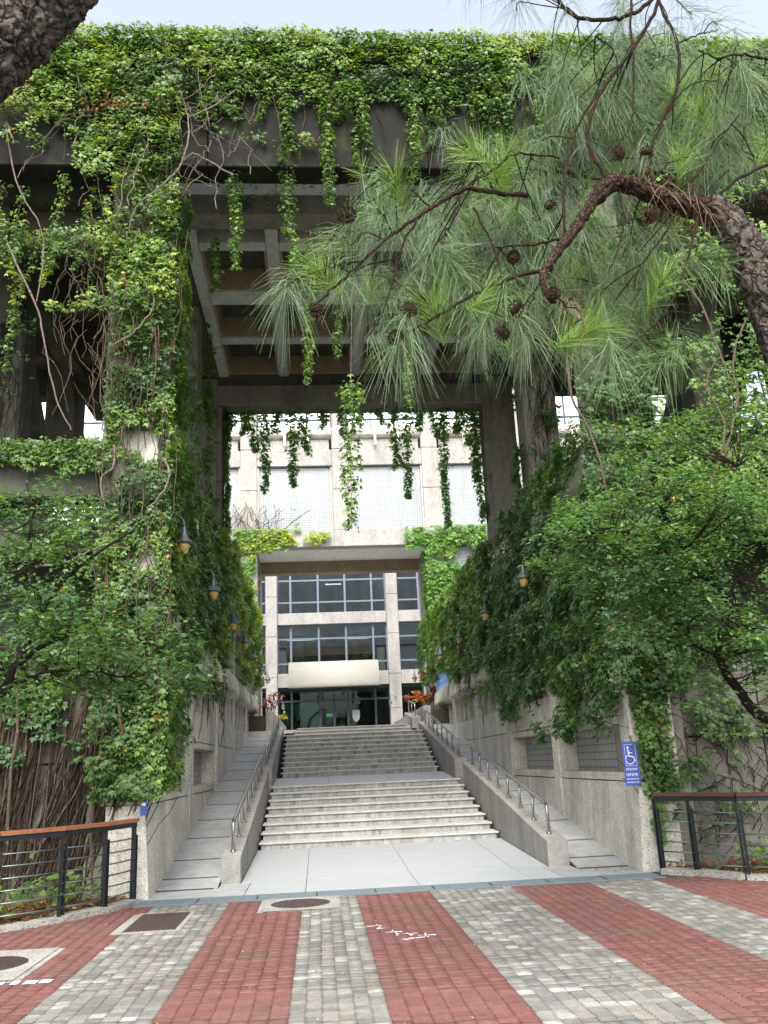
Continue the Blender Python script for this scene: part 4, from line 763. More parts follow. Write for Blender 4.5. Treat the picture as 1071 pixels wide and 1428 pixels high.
# hanging strands from the fascia and beams
hs_ = [((0.302, 12.100, 12.848), (0.376, 12.100, 10.133), .17, (G_MID, G_LITE), 'leafy ivy strand hanging over the fascia, left of its middle'), ((-1.197, 12.300, 10.925), (-1.156, 12.300, 9.092), .12, (G_MID, G_LITE, G_YEL), 'ivy strand hanging below the fascia near the tower with the slot window'), ((-1.617, 13.500, 10.462), (-1.655, 13.500, 9.412), .09, (G_MID,), 'short ivy strand hanging before the first ceiling coffer'),
 ((1.785, 12.100, 12.008), (1.735, 12.100, 10.613), .14, (G_MID, G_LITE), 'bright ivy strand hanging down the dark fascia above the pine'), ((3.117, 12.100, 12.176), (3.106, 12.100, 11.249), .11, (G_DARK, G_MID), 'short ivy strand on the dark fascia beside the pine'), ((3.944, 12.100, 12.485), (3.809, 12.100, 10.771), .12, (G_MID,), 'ivy strand on the fascia where the pine crosses it'),
 ((0.025, 13.400, 10.402), (-0.077, 13.400, 7.621), .13, (G_MID, G_LITE), 'long ivy strand hanging before the coffered ceiling'), ((0.712, 12.500, 10.214), (0.539, 12.500, 4.874), .15, (G_MID, G_LITE), 'longest ivy strand, hanging to the mosaic panels'), ((1.746, 13.200, 9.575), (1.582, 13.200, 7.093), .14, (G_MID, G_LITE), 'ivy strand ending at the frame beam under the pine'), ((-0.328, 12.300, 10.879), (-0.235, 12.300, 9.220), .15, (G_MID, G_LITE), 'bushy ivy strand under the fascia above the ceiling coffers'), ((0.456, 13.300, 8.952), (0.430, 13.300, 8.023), .08, (G_MID,), 'short ivy strand beside the pine tip')]
for i, (a, b_, r_, pl_, lb_) in enumerate(hs_):
    p_ = Plant('hanging_vine', b_, lb_, 'hanging vine', 'ivy strands hanging from the beams'); a = np.array(a); b_ = np.array(b_)
    if i == 7: # bare cord first, leaves only on the lower part
        p_.stem(wiggle(a, a + (b_ - a) * .62, 12, .01), .008, 4); p_.stem(wiggle(a + .02, a + (b_ - a) * .6, 12, .012), .007, 4); p_.strand(wiggle(a + (b_ - a) * .55, b_, 10, .03), .24, 150, (.06, .11), pl_); 
    else: p_.strand(wiggle(a, b_, 9, .025), r_, 190, (.05, .085), pl_)
    p_.done()
fx = [-2.0, -1.78, -1.55, -1.22, -.9, -.55, -.2, .35, .8, 1.25, 1.7, 2.05, 2.4, 2.75, 3.1, 3.4, 3.65, 3.9, 4.12, 4.2]; fl_ = [.35, .5, 1.0, 2.05, .5, 1.95, 1.1, .4, .6, .35, .3, 1.5, 2.3, .5, .7, 3.1, .6, .9, 1.9, 2.8]
nm_ = ['%s ivy strand hanging from the frame beam' % w_ for w_ in ('leftmost', 'second from left', 'third from left', 'fourth, long', 'fifth, short', 'sixth, long', 'seventh, medium', 'eighth, short', 'ninth, short', 'tenth, very short', 'eleventh, very short', 'twelfth, medium', 'thirteenth, long', 'fourteenth, short', 'fifteenth, short', 'longest right-side', 'third-last, short', 'second short one beside the right pillar', 'long one beside the right pillar', 'last, hugging the right pillar edge')]
for xx, L, lb_ in zip(fx, fl_, nm_):
    p_ = Plant('hanging_vine', (xx, 20.8, 10.15 - L), lb_, 'hanging vine', 'ivy strands hanging from the beams'); p_.strand(wiggle((xx, 20.8, 10.3), (xx + rng.normal(0, .06), 20.8, 10.15 - L), 8, .03), .19, 170, (.08, .125), (G_LITE, G_FAR, G_FAR)); p_.done()  # lighter leaf palette here paints in backlight glowing through the strands
# tower with slot window: front ivy
tl = Plant('ivy_mass', (-2.6, 12.2, 0), 'thick ivy column climbing the tower with the slot window')
tl.patch((-3.0, 12.33, 1.25), (.95, 0, 0), (0, 0, 9.8), (0, -1, 0), 1500, lambda a, b: .78 - .12 * (b > .75), .42, (.055, .1), (G_DARK, G_MID, G_MID, G_LITE), .03, 21)
tl.patch((-2.2, 12.2, 1.3), (0, 1.1, 0), (0, 0, 9.4), (1, 0, 0), 900, lambda a, b: .75 - .3 * a, .3, (.055, .1), (G_DARK, G_MID, G_LITE), .015, 22)
tl.patch((-3.9, 12.15, 8.2), (1.9, 0, 0), (0, 0, 4.6), (0, -1, 0), 800, lambda a, b: .26 + .36 * a + .08 * (b > .5), .5, (.06, .1), (G_LITE, G_YEL, G_MID), .025, 23)
tl.patch((-5.5, 12.33, 5.75), (2.6, 0, 0), (0, 0, .5), (0, -1, 0), 1100, lambda a, b: .45 + .7 * b, .3, (.055, .1), (G_MID, G_LITE), .02, 24); tl.patch((-5.5, 12.3, 6.15), (2.6, 0, 0), (0, .5, 0), (0, 0, 1), 800, None, .15, (.055, .1), (G_MID, G_LITE), .01, 25)
tl.patch((-5.5, 12.4, 3.0), (3.0, 0, 0), (0, 0, 2.4), (0, -1, 0), 800, lambda a, b: .5, .4, (.055, .1), (G_DARK, G_MID), .01, 26)
tl.patch((-5.5, 12.4, .9), (3.25, 0, 0), (0, 0, 2.6), (0, -1, 0), 800, lambda a, b: .2 + .55 * b ** 1.4, .25, (.06, .105), (G_DARK, G_MID, G_BLUE), .006, 27)
for k in range(420):
    xx = rng.uniform(-5.6, -2.33); dx = rng.uniform(.0, .55); h = rng.uniform(1.2, 3.3); tl.stem(wiggle((xx - dx * .5, 12.40, rng.uniform(0, .4)), (xx + dx, 12.36 - rng.random() * .1, h), 7, .022), rng.uniform(.004, .012), 4, 'root_bark' if k % 3 else 'vine_bark')
for k in range(110): xx = rng.uniform(-3.1, -2.05); z0 = rng.uniform(1.2, 9.5); tl.stem(wiggle((xx, 12.2, z0), (xx + rng.normal(0, .15), 12.05 - rng.random() * .2, z0 + rng.uniform(.8, 2.6)), 9, .04), rng.uniform(.004, .01), 4)
for k in range(60): a_ = np.array((rng.uniform(-3.7, -2.6), rng.uniform(11.7, 12.1), rng.uniform(7.0, 9.6))); tl.stem(wiggle(a_, a_ + (rng.normal(0, .25), rng.normal(0, .1), rng.uniform(-1.3, -.3)), 7, .05), rng.uniform(.003, .007), 4)
for k in range(75): a_ = np.array((rng.uniform(-3.9, -.9), rng.uniform(11.85, 12.1), rng.uniform(10.6, 13))); tl.stem(wiggle(a_, a_ + (rng.normal(0, .5), rng.normal(0, .1), rng.normal(-.5, .4)), 8, .06), rng.uniform(.004, .009), 4, 'pale_vine')
big = [[(-4.548, 12.000, 9.336), (-4.059, 12.000, 8.305), (-3.862, 11.900, 7.607), (-3.626, 11.900, 6.703), (-3.403, 11.900, 6.261)], [(-1.976, 11.800, 10.548), (-2.241, 11.800, 10.221), (-2.607, 11.800, 9.836), (-2.741, 11.900, 9.401)], [(-1.976, 11.800, 10.548), (-1.852, 11.800, 11.011), (-1.877, 11.900, 11.565), (-2.042, 12.000, 12.274)], [(-1.168, 12.000, 10.576), (-1.775, 11.900, 10.892), (-1.976, 11.800, 10.548)], [(-1.877, 11.900, 11.565), (-1.347, 12.000, 12.006), (-0.891, 12.100, 12.603)], [(-2.860, 11.900, 7.600), (-2.559, 11.900, 7.830), (-2.312, 11.900, 8.302), (-2.591, 11.900, 8.785)], [(-4.570, 12.000, 11.134), (-4.769, 12.100, 11.618), (-4.460, 12.000, 10.349), (-4.027, 12.000, 9.463), (-4.008, 11.900, 8.307)], [(-3.771, 11.900, 4.296), (-3.394, 11.900, 4.335), (-3.090, 11.800, 4.453), (-2.809, 11.800, 4.546), (-2.612, 12.000, 4.540)], [(-2.820, 12.000, 6.072), (-2.815, 11.950, 5.730), (-2.983, 11.950, 5.520), (-2.862, 11.950, 4.995)], [(-2.091, 11.900, 5.807), (-2.016, 11.850, 5.521), (-2.118, 11.850, 5.261), (-2.318, 11.900, 5.072)]]
for q in big: tl.stem(smooth_path(q, 22) + rng.normal(0, .006, (22, 3)), np.linspace(.017, .009, 22), 6, 'pale_vine')
stemx = [((-2.890, 12.200, 0.166), (-2.944, 12.200, 0.939), (-2.852, 12.100, 1.826), (-2.827, 12.100, 2.281), (-3.010, 12.200, 2.716)), ((-2.582, 12.100, 1.950), (-2.602, 12.050, 2.270), (-2.702, 12.100, 2.649), (-2.626, 12.200, 3.038)), ((-3.987, 12.200, 0.730), (-4.005, 12.200, 1.605), (-3.965, 12.200, 2.331), (-4.079, 12.200, 3.281))]
for q in stemx: tl.stem(smooth_path(q, 18) + rng.normal(0, .008, (18, 3)), .022, 6)
for k in range(16):
    a_ = np.array((rng.uniform(-5.2, -3.0), rng.uniform(12.0, 12.6), rng.uniform(9.6, 10.8))); tl.strand(wiggle(a_, a_ + (rng.normal(0, .15), 0, -rng.uniform(.5, 2.4)), 8, .05), .13, 80, (.045, .085), (G_MID, G_LITE, G_YEL), .006)
tl.done()
dead = Plant('withered_vine', (-2.3, 12, 11.7), 'withered orange-brown vine sprig against the dark fascia', 'vine'); Pd = np.array((-2.863, 11.900, 11.822)) + rng.normal(0, 1, (110, 3)) * (.42, .06, .06); dead.leaves(Pd, rng.normal(0, 1, Pd.shape) + (0, -1, .3), rng.normal(0, .5, Pd.shape) + (0, 0, -1), rng.uniform(.05, .09, len(Pd)), np.tile((.30, .12, .05), (len(Pd), 1)) * rng.uniform(.6, 1.3, (len(Pd), 1))); dead.stem(wiggle((-3.593, 11.900, 11.877), (-2.130, 11.900, 11.766), 10, .02), .007); dead.done(OVAL)
# left side wall ivy
sl = Plant('ivy_mass', (-2.25, 20, 0), 'ivy hanging over the side wall of the ramp with the edge-on sign')
sl.patch((-2.27, 12.45, 1.35), (0, 2.9, 0), (0, 0, 2.2), (1, 0, 0), 1200, lambda a, b: np.clip(1.1 - 1.2 * a + .9 * (b - .35), 0, 1), .34, (.06, .11), (G_BLUE, G_MID, G_MID), .006, 31)
sl.patch((-2.27, 12.9, 2.9), (0, 7.5, 0), (0, 0, 3.6), (1, 0, 0), 900, lambda a, b: .42 + .3 * b + .15 * (a < .35), .3, (.06, .11), (G_DARK, G_MID, G_LITE), .015, 32)
sl.patch((-2.25, 19.5, 3.9), (0, 12.8, 0), (0, 0, 3.0), (1, 0, 0), 620, lambda a, b: .25 + .55 * b, .4, (.09, .15), (G_MID, G_LITE, G_YEL), .01, 33)
sl.patch((-2.3, 13.5, 6.4), (0, 18.5, 0), (-.9, 0, 0), (0, 0, 1), 350, None, .3, (.08, .14), (G_MID, G_LITE), .01, 34)
for z0, z1, y0, y1 in ((6.3, 10.6, 16.6, 17.3), (6.3, 10.1, 20.25, 20.6)):
    sl.patch((-2.24, y0, z0), (0, y1 - y0, 0), (0, 0, z1 - z0), (1, 0, 0), 700, lambda a, b: .75 - .5 * b, .25, (.06, .11), (G_DARK, G_MID), .006, 35); sl.patch((-2.75, y0 - .02, z0), (.55, 0, 0), (0, 0, z1 - z0), (0, -1, 0), 700, lambda a, b: .7 - .55 * b, .2, (.06, .11), (G_DARK, G_MID), .006, 36)
sl.patch((-2.2, 20.3, 6.0), (0, .6, 0), (0, 0, 4.1), (1, 0, 0), 900, None, .16, (.07, .12), (G_MID, G_LITE), .006, 38)
for k in range(120): yv = rng.uniform(12.6, 22); z0 = rng.uniform(2.0, 4.5); sl.stem(wiggle((-2.26, yv, z0), (-2.24, yv + rng.normal(0, .4), z0 + rng.uniform(.8, 2.6)), 8, .03), rng.uniform(.004, .009), 4, 'fine_stem')
for k in range(90): zz = rng.uniform(6.4, 10); yb = 16.57 if k % 2 else 20.27; sl.stem(wiggle((rng.uniform(-2.9, -2.3), yb, zz), (rng.uniform(-2.9, -2.3), yb, zz + rng.uniform(.3, 1.5)), 7, .03), .005, 4, 'fine_stem')
sl.done()
# right side wall ivy
sr = Plant('ivy_mass', (4.3, 20, 0), 'heavy ivy hanging over the wall of the wheelchair sign ramp')
sr.patch((4.32, 12.4, 1.75), (0, 8.4, 0), (0, 0, 2.6), (-1, 0, 0), 950, lambda a, b: np.clip(.16 + 1.5 * b - .25 * a, 0, 1), .42, (.06, .115), (G_BLUE, G_DARK, G_MID), .008, 41)
sr.patch((4.30, 12.4, 3.7), (0, 9.5, 0), (0, 0, 2.9), (-1, 0, 0), 800, lambda a, b: .66, .45, (.06, .115), (G_BLUE, G_DARK, G_MID), .01, 42)
sr.patch((4.30, 20.3, 2.7), (0, 7.5, 0), (0, 0, 1.6), (-1, 0, 0), 600, lambda a, b: .05 + .95 * b - .3 * a, .35, (.08, .13), (G_MID, G_LITE), .01, 43)
sr.patch((4.30, 20.3, 4.3), (0, 14.5, 0), (0, 0, 2.4), (-1, 0, 0), 560, lambda a, b: .42 + .6 * b, .45, (.09, .15), (G_MID, G_LITE, G_LITE), .008, 44)
sr.patch((4.3, 13.5, 6.4), (0, 20, 0), (.9, 0, 0), (0, 0, 1), 420, None, .4, (.09, .15), (G_MID, G_LITE, G_YEL), .01, 45)
for y0, z1, cv in ((16.6, 9.0, .8), (20.3, 8.6, .4)):
    sr.patch((4.33, y0, 6.2), (0, .7, 0), (0, 0, z1 - 6.2), (-1, 0, 0), 700, lambda a, b: cv - .55 * b, .25, (.07, .115), (G_DARK, G_MID), .008, 46); sr.patch((4.36, y0 - .03, 6.2), (.7, 0, 0), (0, 0, z1 - 6.2), (0, -1, 0), 700, lambda a, b: cv - .3 - .3 * b, .25, (.06, .11), (G_DARK, G_MID), .008, 47)
for k in range(140): yv = rng.uniform(12.6, 24); z0 = rng.uniform(2.4, 4.8); sr.stem(wiggle((4.31, yv, z0), (4.29, yv + rng.normal(0, .4), z0 + rng.uniform(.8, 2.6)), 8, .03), rng.uniform(.004, .009), 4, 'fine_stem')
for k in range(360): zz = rng.uniform(6.4, 10); yb = 16.57 if k % 2 else 20.27; sr.stem(wiggle((rng.uniform(4.35, 5.05), yb, zz), (rng.uniform(4.35, 5.05), yb, zz + rng.uniform(.3, 1.5)), 7, .04), .004, 4, 'fine_stem')
sr.done()
# right tower front ivy
tr_ = Plant('ivy_mass', (5, 12.3, 0), 'ivy cloaking the front of the tower above the dark-railed fence')
tr_.patch((4.05, 12.33, 2.4), (1.2, 0, 0), (0, 0, 7.6), (0, -1, 0), 1100, lambda a, b: .85 - .1 * b, .45, (.06, .11), (G_BLUE, G_DARK, G_MID), .008, 51)
tr_.patch((5.1, 12.35, 3.3), (4.2, 0, 0), (0, 0, 3.1), (0, -1, 0), 850, lambda a, b: .5 + .35 * b, .5, (.06, .11), (G_DARK, G_MID, G_LITE), .008, 52)
tr_.patch((5.1, 12.3, 6.15), (4.2, 0, 0), (0, .5, 0), (0, 0, 1), 800, None, .35, (.06, .11), (G_MID, G_LITE), .008, 53)
tr_.patch((5.5, 12.3, 6.3), (4.0, 0, 0), (0, 0, 4.8), (0, -1, 0), 560, lambda a, b: .42 + .2 * a, .7, (.06, .11), (G_MID, G_LITE), .008, 54)
tr_.patch((4.42, 12.38, .25), (.45, 0, 0), (0, 0, 2.5), (0, -1, 0), 1000, lambda a, b: .4 + .55 * b, .2, (.06, .11), (G_DARK, G_MID, G_LITE), .02, 55)
tr_.patch((4.6, 12.4, .3), (4.6, 0, 0), (0, 0, 3.0), (0, -1, 0), 520, lambda a, b: .26 + .3 * b, .2, (.06, .11), (G_DARK, G_MID), .006, 56)
for k in range(430): xx = rng.uniform(4.5, 9); z0 = rng.uniform(.2, 3); tr_.stem(wiggle((xx, 12.40, z0), (xx + rng.normal(0, .45), 12.37, z0 + rng.uniform(-.3, 1.1)), 7, .035), rng.uniform(.003, .007), 4, 'fine_stem' if k % 4 else 'root_bark')
for q in ([(5.876, 11.500, 5.522), (6.154, 11.400, 6.364), (6.197, 11.400, 7.048), (6.499, 11.400, 7.692)], [(5.532, 11.500, 4.991), (5.823, 11.500, 5.523), (5.961, 11.500, 6.072), (5.826, 11.600, 6.683), (6.062, 11.600, 7.147)], [(3.860, 11.900, 7.312), (3.897, 11.900, 6.607), (4.115, 11.800, 5.882), (4.192, 11.700, 4.974), (4.342, 11.700, 4.653)], [(5.468, 11.400, 3.833), (5.695, 11.400, 4.642), (5.844, 11.400, 5.272), (6.163, 11.500, 5.846)], [(5.655, 11.600, 8.602), (5.924, 11.600, 8.107), (6.097, 11.600, 7.383), (6.153, 11.500, 6.749)], [(5.702, 11.600, 9.361), (5.900, 11.600, 8.727), (6.302, 11.600, 7.984)]): tr_.stem(smooth_path(q, 20) + rng.normal(0, .008, (20, 3)), np.linspace(.022, .012, 20), 6)
tr_.patch((6.5, 13.0, 6.3), (3.5, 0, 0), (0, 0, 3.0), (0, -1, 0), 420, lambda a, b: .35, .5, (.06, .11), (G_LITE, G_MID), .004, 59)
for q in ((4.50, 3.1, .35, .24), (4.66, 3.0, .9, .2), (4.42, 2.6, 1.75, .16)): tr_.strand(wiggle((q[0], 12.27, q[1]), (q[0] + .06, 12.27, q[2]), 9, .03), q[3], 260, (.05, .1), (G_DARK, G_MID, G_LITE), .008)
tr_.done()
cl = Plant('vine_lace', (8.35, 16.6, 6.3), 'fine bare vine lacing the round column', 'vine')
for k in range(60):
    a0 = rng.uniform(math.pi, 2 * math.pi); z0 = rng.uniform(6.3, 10); pts = [(8.35 + .42 * math.cos(a0 + .08 * i * rng.normal()), 17 + .42 * math.sin(a0 + .05 * i), z0 + i * .14 + rng.normal(0, .03)) for i in range(7)]; cl.stem(pts, .006, 4, 'fine_stem')
cl.patch((7.9, 16.6, 6.3), (.9, 0, 0), (0, 0, 1.2), (0, -1, 0), 500, lambda a, b: .5, .3, (.06, .11), (G_MID,), 0, 57); cl.done()
lc = Plant('vine_lace', (-5.5, 14.8, 6.3), 'fine vine stems lacing the dark pillar inside the slot window tower', 'vine')
for k in range(170):
    a_ = np.array((rng.uniform(-5.9, -5.2), 14.86, rng.uniform(6.2, 10))); lc.stem(wiggle(a_, a_ + (rng.normal(0, .2), 0, rng.uniform(.3, 1.6)), 7, .03), rng.uniform(.004, .009), 4, 'fine_stem' if k % 2 else 'root_bark')
lc.patch((-6.2, 14.7, 6.2), (1.3, 0, 0), (0, 0, 3.5), (0, -1, 0), 260, lambda a, b: .3, .25, (.06, .1), (G_MID, G_DARK), 0, 58); lc.done()
# ivy on the bridge block
bi = Plant('ivy_mass', (-2.7, 34.9, 4), 'bright yellow-green creeper over the corner of the passage lintel beside its left pillar')
bi.patch((-3.3, 34.93, 9.95), (2.2, 0, 0), (0, 0, .95), (0, -1, 0), 420, lambda a, b: .95 - .3 * (b > .8), .3, (.11, .19), (G_FAR, G_FAR, G_YEL), 0, 61); bi.patch((-1.3, 34.9, 10.2), (1.9, 0, 0), (0, 0, .5), (0, -1, 0), 420, lambda a, b: 1.0 - .75 * a, .3, (.11, .18), (G_YEL, ((.3, .36, .02), (.45, .48, .03))), 0, 62)
bi.patch((-3.9, 34.93, 3.5), (1.5, 0, 0), (0, 0, 6.5), (0, -1, 0), 330, lambda a, b: .28 + .35 * b, .2, (.11, .18), (G_FAR, G_YEL), 0, 63); bi.patch((-3.8, 34.93, 10.8), (3.2, 0, 0), (0, 0, 1.3), (0, -1, 0), 300, lambda a, b: .55 - .55 * b - .25 * np.abs(a - .4), .15, (.1, .16), (G_YEL, G_FAR), 0, 64)
for k in range(34): a_ = np.array((rng.uniform(-3.6, -1.2), 34.9, 10.8)); bi.stem(wiggle(a_, a_ + (rng.normal(.2, .5), 0, rng.uniform(.4, 1.3)), 7, .04), .012, 4, 'vine_bark')
for k in range(30): a_ = np.array((rng.uniform(-3.8, -2.4), 34.94, rng.uniform(4, 9))); bi.stem(wiggle(a_, a_ + (rng.normal(.2, .4), 0, rng.uniform(.4, 1.3)), 7, .04), .012, 4, 'terracotta')
bi.done()
bj = Plant('ivy_mass', (5, 34.9, 4), 'bright green creeper cloaking the passage pillar above the blue banner')
bj.patch((3.7, 34.92, 9.95), (3.4, 0, 0), (0, 0, .95), (0, -1, 0), 420, lambda a, b: .9 - .35 * (b > .75) - .3 * (a < .1), .3, (.11, .19), (G_FAR, G_LITE, G_FAR), 0, 71); bj.patch((4.5, 34.92, 5.3), (1.25, 0, 0), (0, 0, 5.0), (0, -1, 0), 480, lambda a, b: .95 - .2 * a, .35, (.11, .18), (G_FAR, G_FAR, G_LITE), 0, 72); bj.patch((5.4, 34.92, 5), (2.5, 0, 0), (0, 0, 4.6), (0, -1, 0), 300, lambda a, b: .4, .2, (.11, .18), (G_FAR, G_LITE), 0, 73); bj.patch((4.55, 34.9, 5.3), (0, .6, 0), (0, 0, 4.6), (-1, 0, 0), 400, lambda a, b: .6, .15, (.11, .18), (G_FAR,), 0, 74); bj.done()
# low weeds behind the fences
for (xx, yy, n, lb_) in ((-3.2, 11.6, 60, 'leafy green weed clump on the litter nearest the root-covered wall'), (-3.7, 11.0, 70, 'bright green weed clump behind the tan-railed fence'), (-2.95, 11.7, 40, 'small weed beside the tan-railed fence end'), (-4.4, 10.6, 60, 'weed clump at the edge of the picture behind the tan-railed fence'), (5.6, 11.5, 60, 'green weed clump behind the dark-railed fence'), (6.2, 11.2, 60, 'yellowish weed clump on the litter behind the dark-railed fence')):
    p_ = Plant('weed_clump', (xx, yy, .03), lb_, 'plant'); P = np.array((xx, yy, .1)) + rng.normal(0, 1, (n, 3)) * (.22, .2, .1) + (0, 0, .15); P[:, 2] = np.maximum(P[:, 2], .05); p_.leaves(P, rng.normal(0, .4, P.shape) + (0, -.4, 1), rng.normal(0, .7, P.shape), rng.uniform(.07, .13, n), palette(P, (G_MID, G_LITE), 3, .02))
    for k in range(8): p_.stem([(xx, yy, .02), tuple(P[k])], .004)
    p_.done()
# ------------------------------------------------------------------ trees
def barky(path, rad, n=40, amp=.1, f=9.0, seed=5):
    """tube with plated bark relief"""
    P = np.array(path, float); k = len(P); rad = np.array(rad, float); V = []; a = None
    for i in range(k):
        d = P[min(i + 1, k - 1)] - P[max(i - 1, 0)]; d /= np.linalg.norm(d)
        a = np.cross(d, (.3, .2, .9)) if a is None else a - d * np.dot(a, d); a /= np.linalg.norm(a); b_ = np.cross(d, a); t = np.linspace(0, 2 * np.pi, n, endpoint=False)
        V.append(P[i] + rad[i] * (np.cos(t)[:, None] * a + np.sin(t)[:, None] * b_))
    V = np.array(V); C = np.repeat(P[:, None], n, 1); D = V - C; Q = V.reshape(-1, 3)
    pl_ = np.abs(vn(Q, f, seed) - .5) * 2; pl2 = np.abs(vn(Q, f * 2.1, seed + 1) - .5) * 2; h = np.clip(np.minimum(pl_, pl2 * 1.3) * 4, 0, 1) * .8 + .3 * vn(Q, f * 4, seed + 2)
    V = C + D * (1 - amp + amp * 1.6 * h.reshape(k, n, 1)); i, j = np.meshgrid(np.arange(k - 1), np.arange(n), indexing='ij'); F = np.stack([i * n + j, i * n + (j + 1) % n, (i + 1) * n + (j + 1) % n, (i + 1) * n + j], -1).reshape(-1, 4)
    return fastmesh('bark', V.reshape(-1, 3), F, None, True)
def needles(tufts, name, parent, dark=0.0):
    """tufts: list of (tip, dir, length, count, kind) -> one mesh of thin drooping needles"""
    VV = []; CC = []
    for tip, d, L, n, kind in tufts:
        tip = np.array(tip); d = np.array(d) / np.linalg.norm(d); back = rng.random(n) ** 1.3 * L * .75; base = tip - d * back[:, None] + rng.normal(0, .004, (n, 3)); an = rng.normal(0, 1, (n, 3)); an -= (an @ d)[:, None] * d; an = nrm(an)
        spread = (.45 + .7 * rng.random(n) + .5 * back / L)[:, None] * (0.75 if kind == 'new' else 1.0); D = nrm(d * np.cos(spread) + an * np.sin(spread)); ln_ = L * rng.uniform(.7, 1.1, n)[:, None]; droop = (.12 if kind == 'new' else .38 if kind == 'old' else .7) * ln_ * rng.uniform(.5, 1.3, (n, 1))
        m = base + D * ln_ * .5 - np.array((0, 0, 1)) * droop * .28; e_ = base + D * ln_ * .93 - np.array((0, 0, 1)) * droop; side = nrm(np.cross(D, rng.normal(0, 1, (n, 3)))) * .0011
        VV.append(np.stack([base - side, base + side, m + side, m - side, e_ + side * .5, e_ - side * .5], 1)); c = {'new': ((.09, .20, .025), (.22, .33, .05)), 'old': ((.07, .14, .05), (.18, .28, .115)), 'hang': ((.08, .145, .07), (.2, .285, .15)), 'dead': ((.16, .09, .05), (.28, .18, .1))}[kind]; t = rng.random((n, 1)); C = np.array(c[0]) + (np.array(c[1]) - np.array(c[0])) * t
        if kind in ('old', 'hang'): C[rng.random(n) < .05] = (.25, .17, .09)
        CC.append(np.repeat(C, 6, 0))
    V = np.concatenate(VV); n = len(V); F = (np.array([(0, 1, 2, 3), (3, 2, 4, 5)])[None] + (np.arange(n) * 6)[:, None, None]).reshape(-1, 4); o = link(name, fastmesh(name, V.reshape(-1, 3), F, np.concatenate(CC)), 'needle', parent); o['kind'] = 'stuff'
def cone_mesh():
    b_ = MB(); b_.lathe([(.008, -.045), (.022, -.03), (.024, .0), (.016, .03), (.004, .05)], 8)
    for k in range(56):
        t = k / 55; z = -.042 + .088 * t; r_ = .03 * math.sin(math.pi * (.18 + .74 * t)) + .008; a = k * 2.39996; c, s = math.cos(a), math.sin(a); o = Vector((c * (r_ - .004), s * (r_ - .004), z)); out = Vector((c, s, -.25 + .9 * t)).normalized(); sd_ = Vector((-s, c, 0)); up_ = out.cross(sd_); q = o + out * .017; w = .009
        b_.add([o - sd_ * w * .5, o + sd_ * w * .5, q + sd_ * w, q - sd_ * w, q + out * .003 - up_ * .006], [(0, 1, 2, 3), (3, 2, 4), (0, 3, 4), (1, 4, 2), (0, 4, 1)])
    me = b_.mesh('pine_cone'); me.materials.append(MATS['cone_scale']); return me
# pine on the right
pt = empty('pine_tree', (5.6, 4.6, 0), 'long-needled pine reaching in front of the gate from the side of the wheelchair sign', 'tree')
limb = smooth_path([(5.6, 4.6, -.1), (5.3, 4.6, 1.2), (4.2, 4.6, 2.55), (3.05, 4.55, 3.35), (2.740, 4.500, 4.092), (2.658, 4.500, 4.408), (2.546, 4.500, 4.642), (2.438, 4.500, 4.743)], 90); link('trunk', barky(limb, np.linspace(.2, .078, 90), 48, .22, 16), 'pine_bark', pt)
br1 = smooth_path([(2.458, 4.500, 4.723), (2.282, 4.500, 4.757), (2.080, 4.480, 4.827), (1.874, 4.450, 4.875), (1.717, 4.400, 4.731), (1.579, 4.400, 4.535), (1.414, 4.350, 4.311), (1.311, 4.300, 4.141), (1.331, 4.300, 4.006), (1.372, 4.300, 3.974)], 80); link('limb', barky(br1, np.concatenate([np.linspace(.062, .043, 36), np.linspace(.036, .01, 44)]) * (1 + .16 * vn(br1, 9.0, 4) - .08), 32, .34, 26, 8), 'limb_bark', pt)
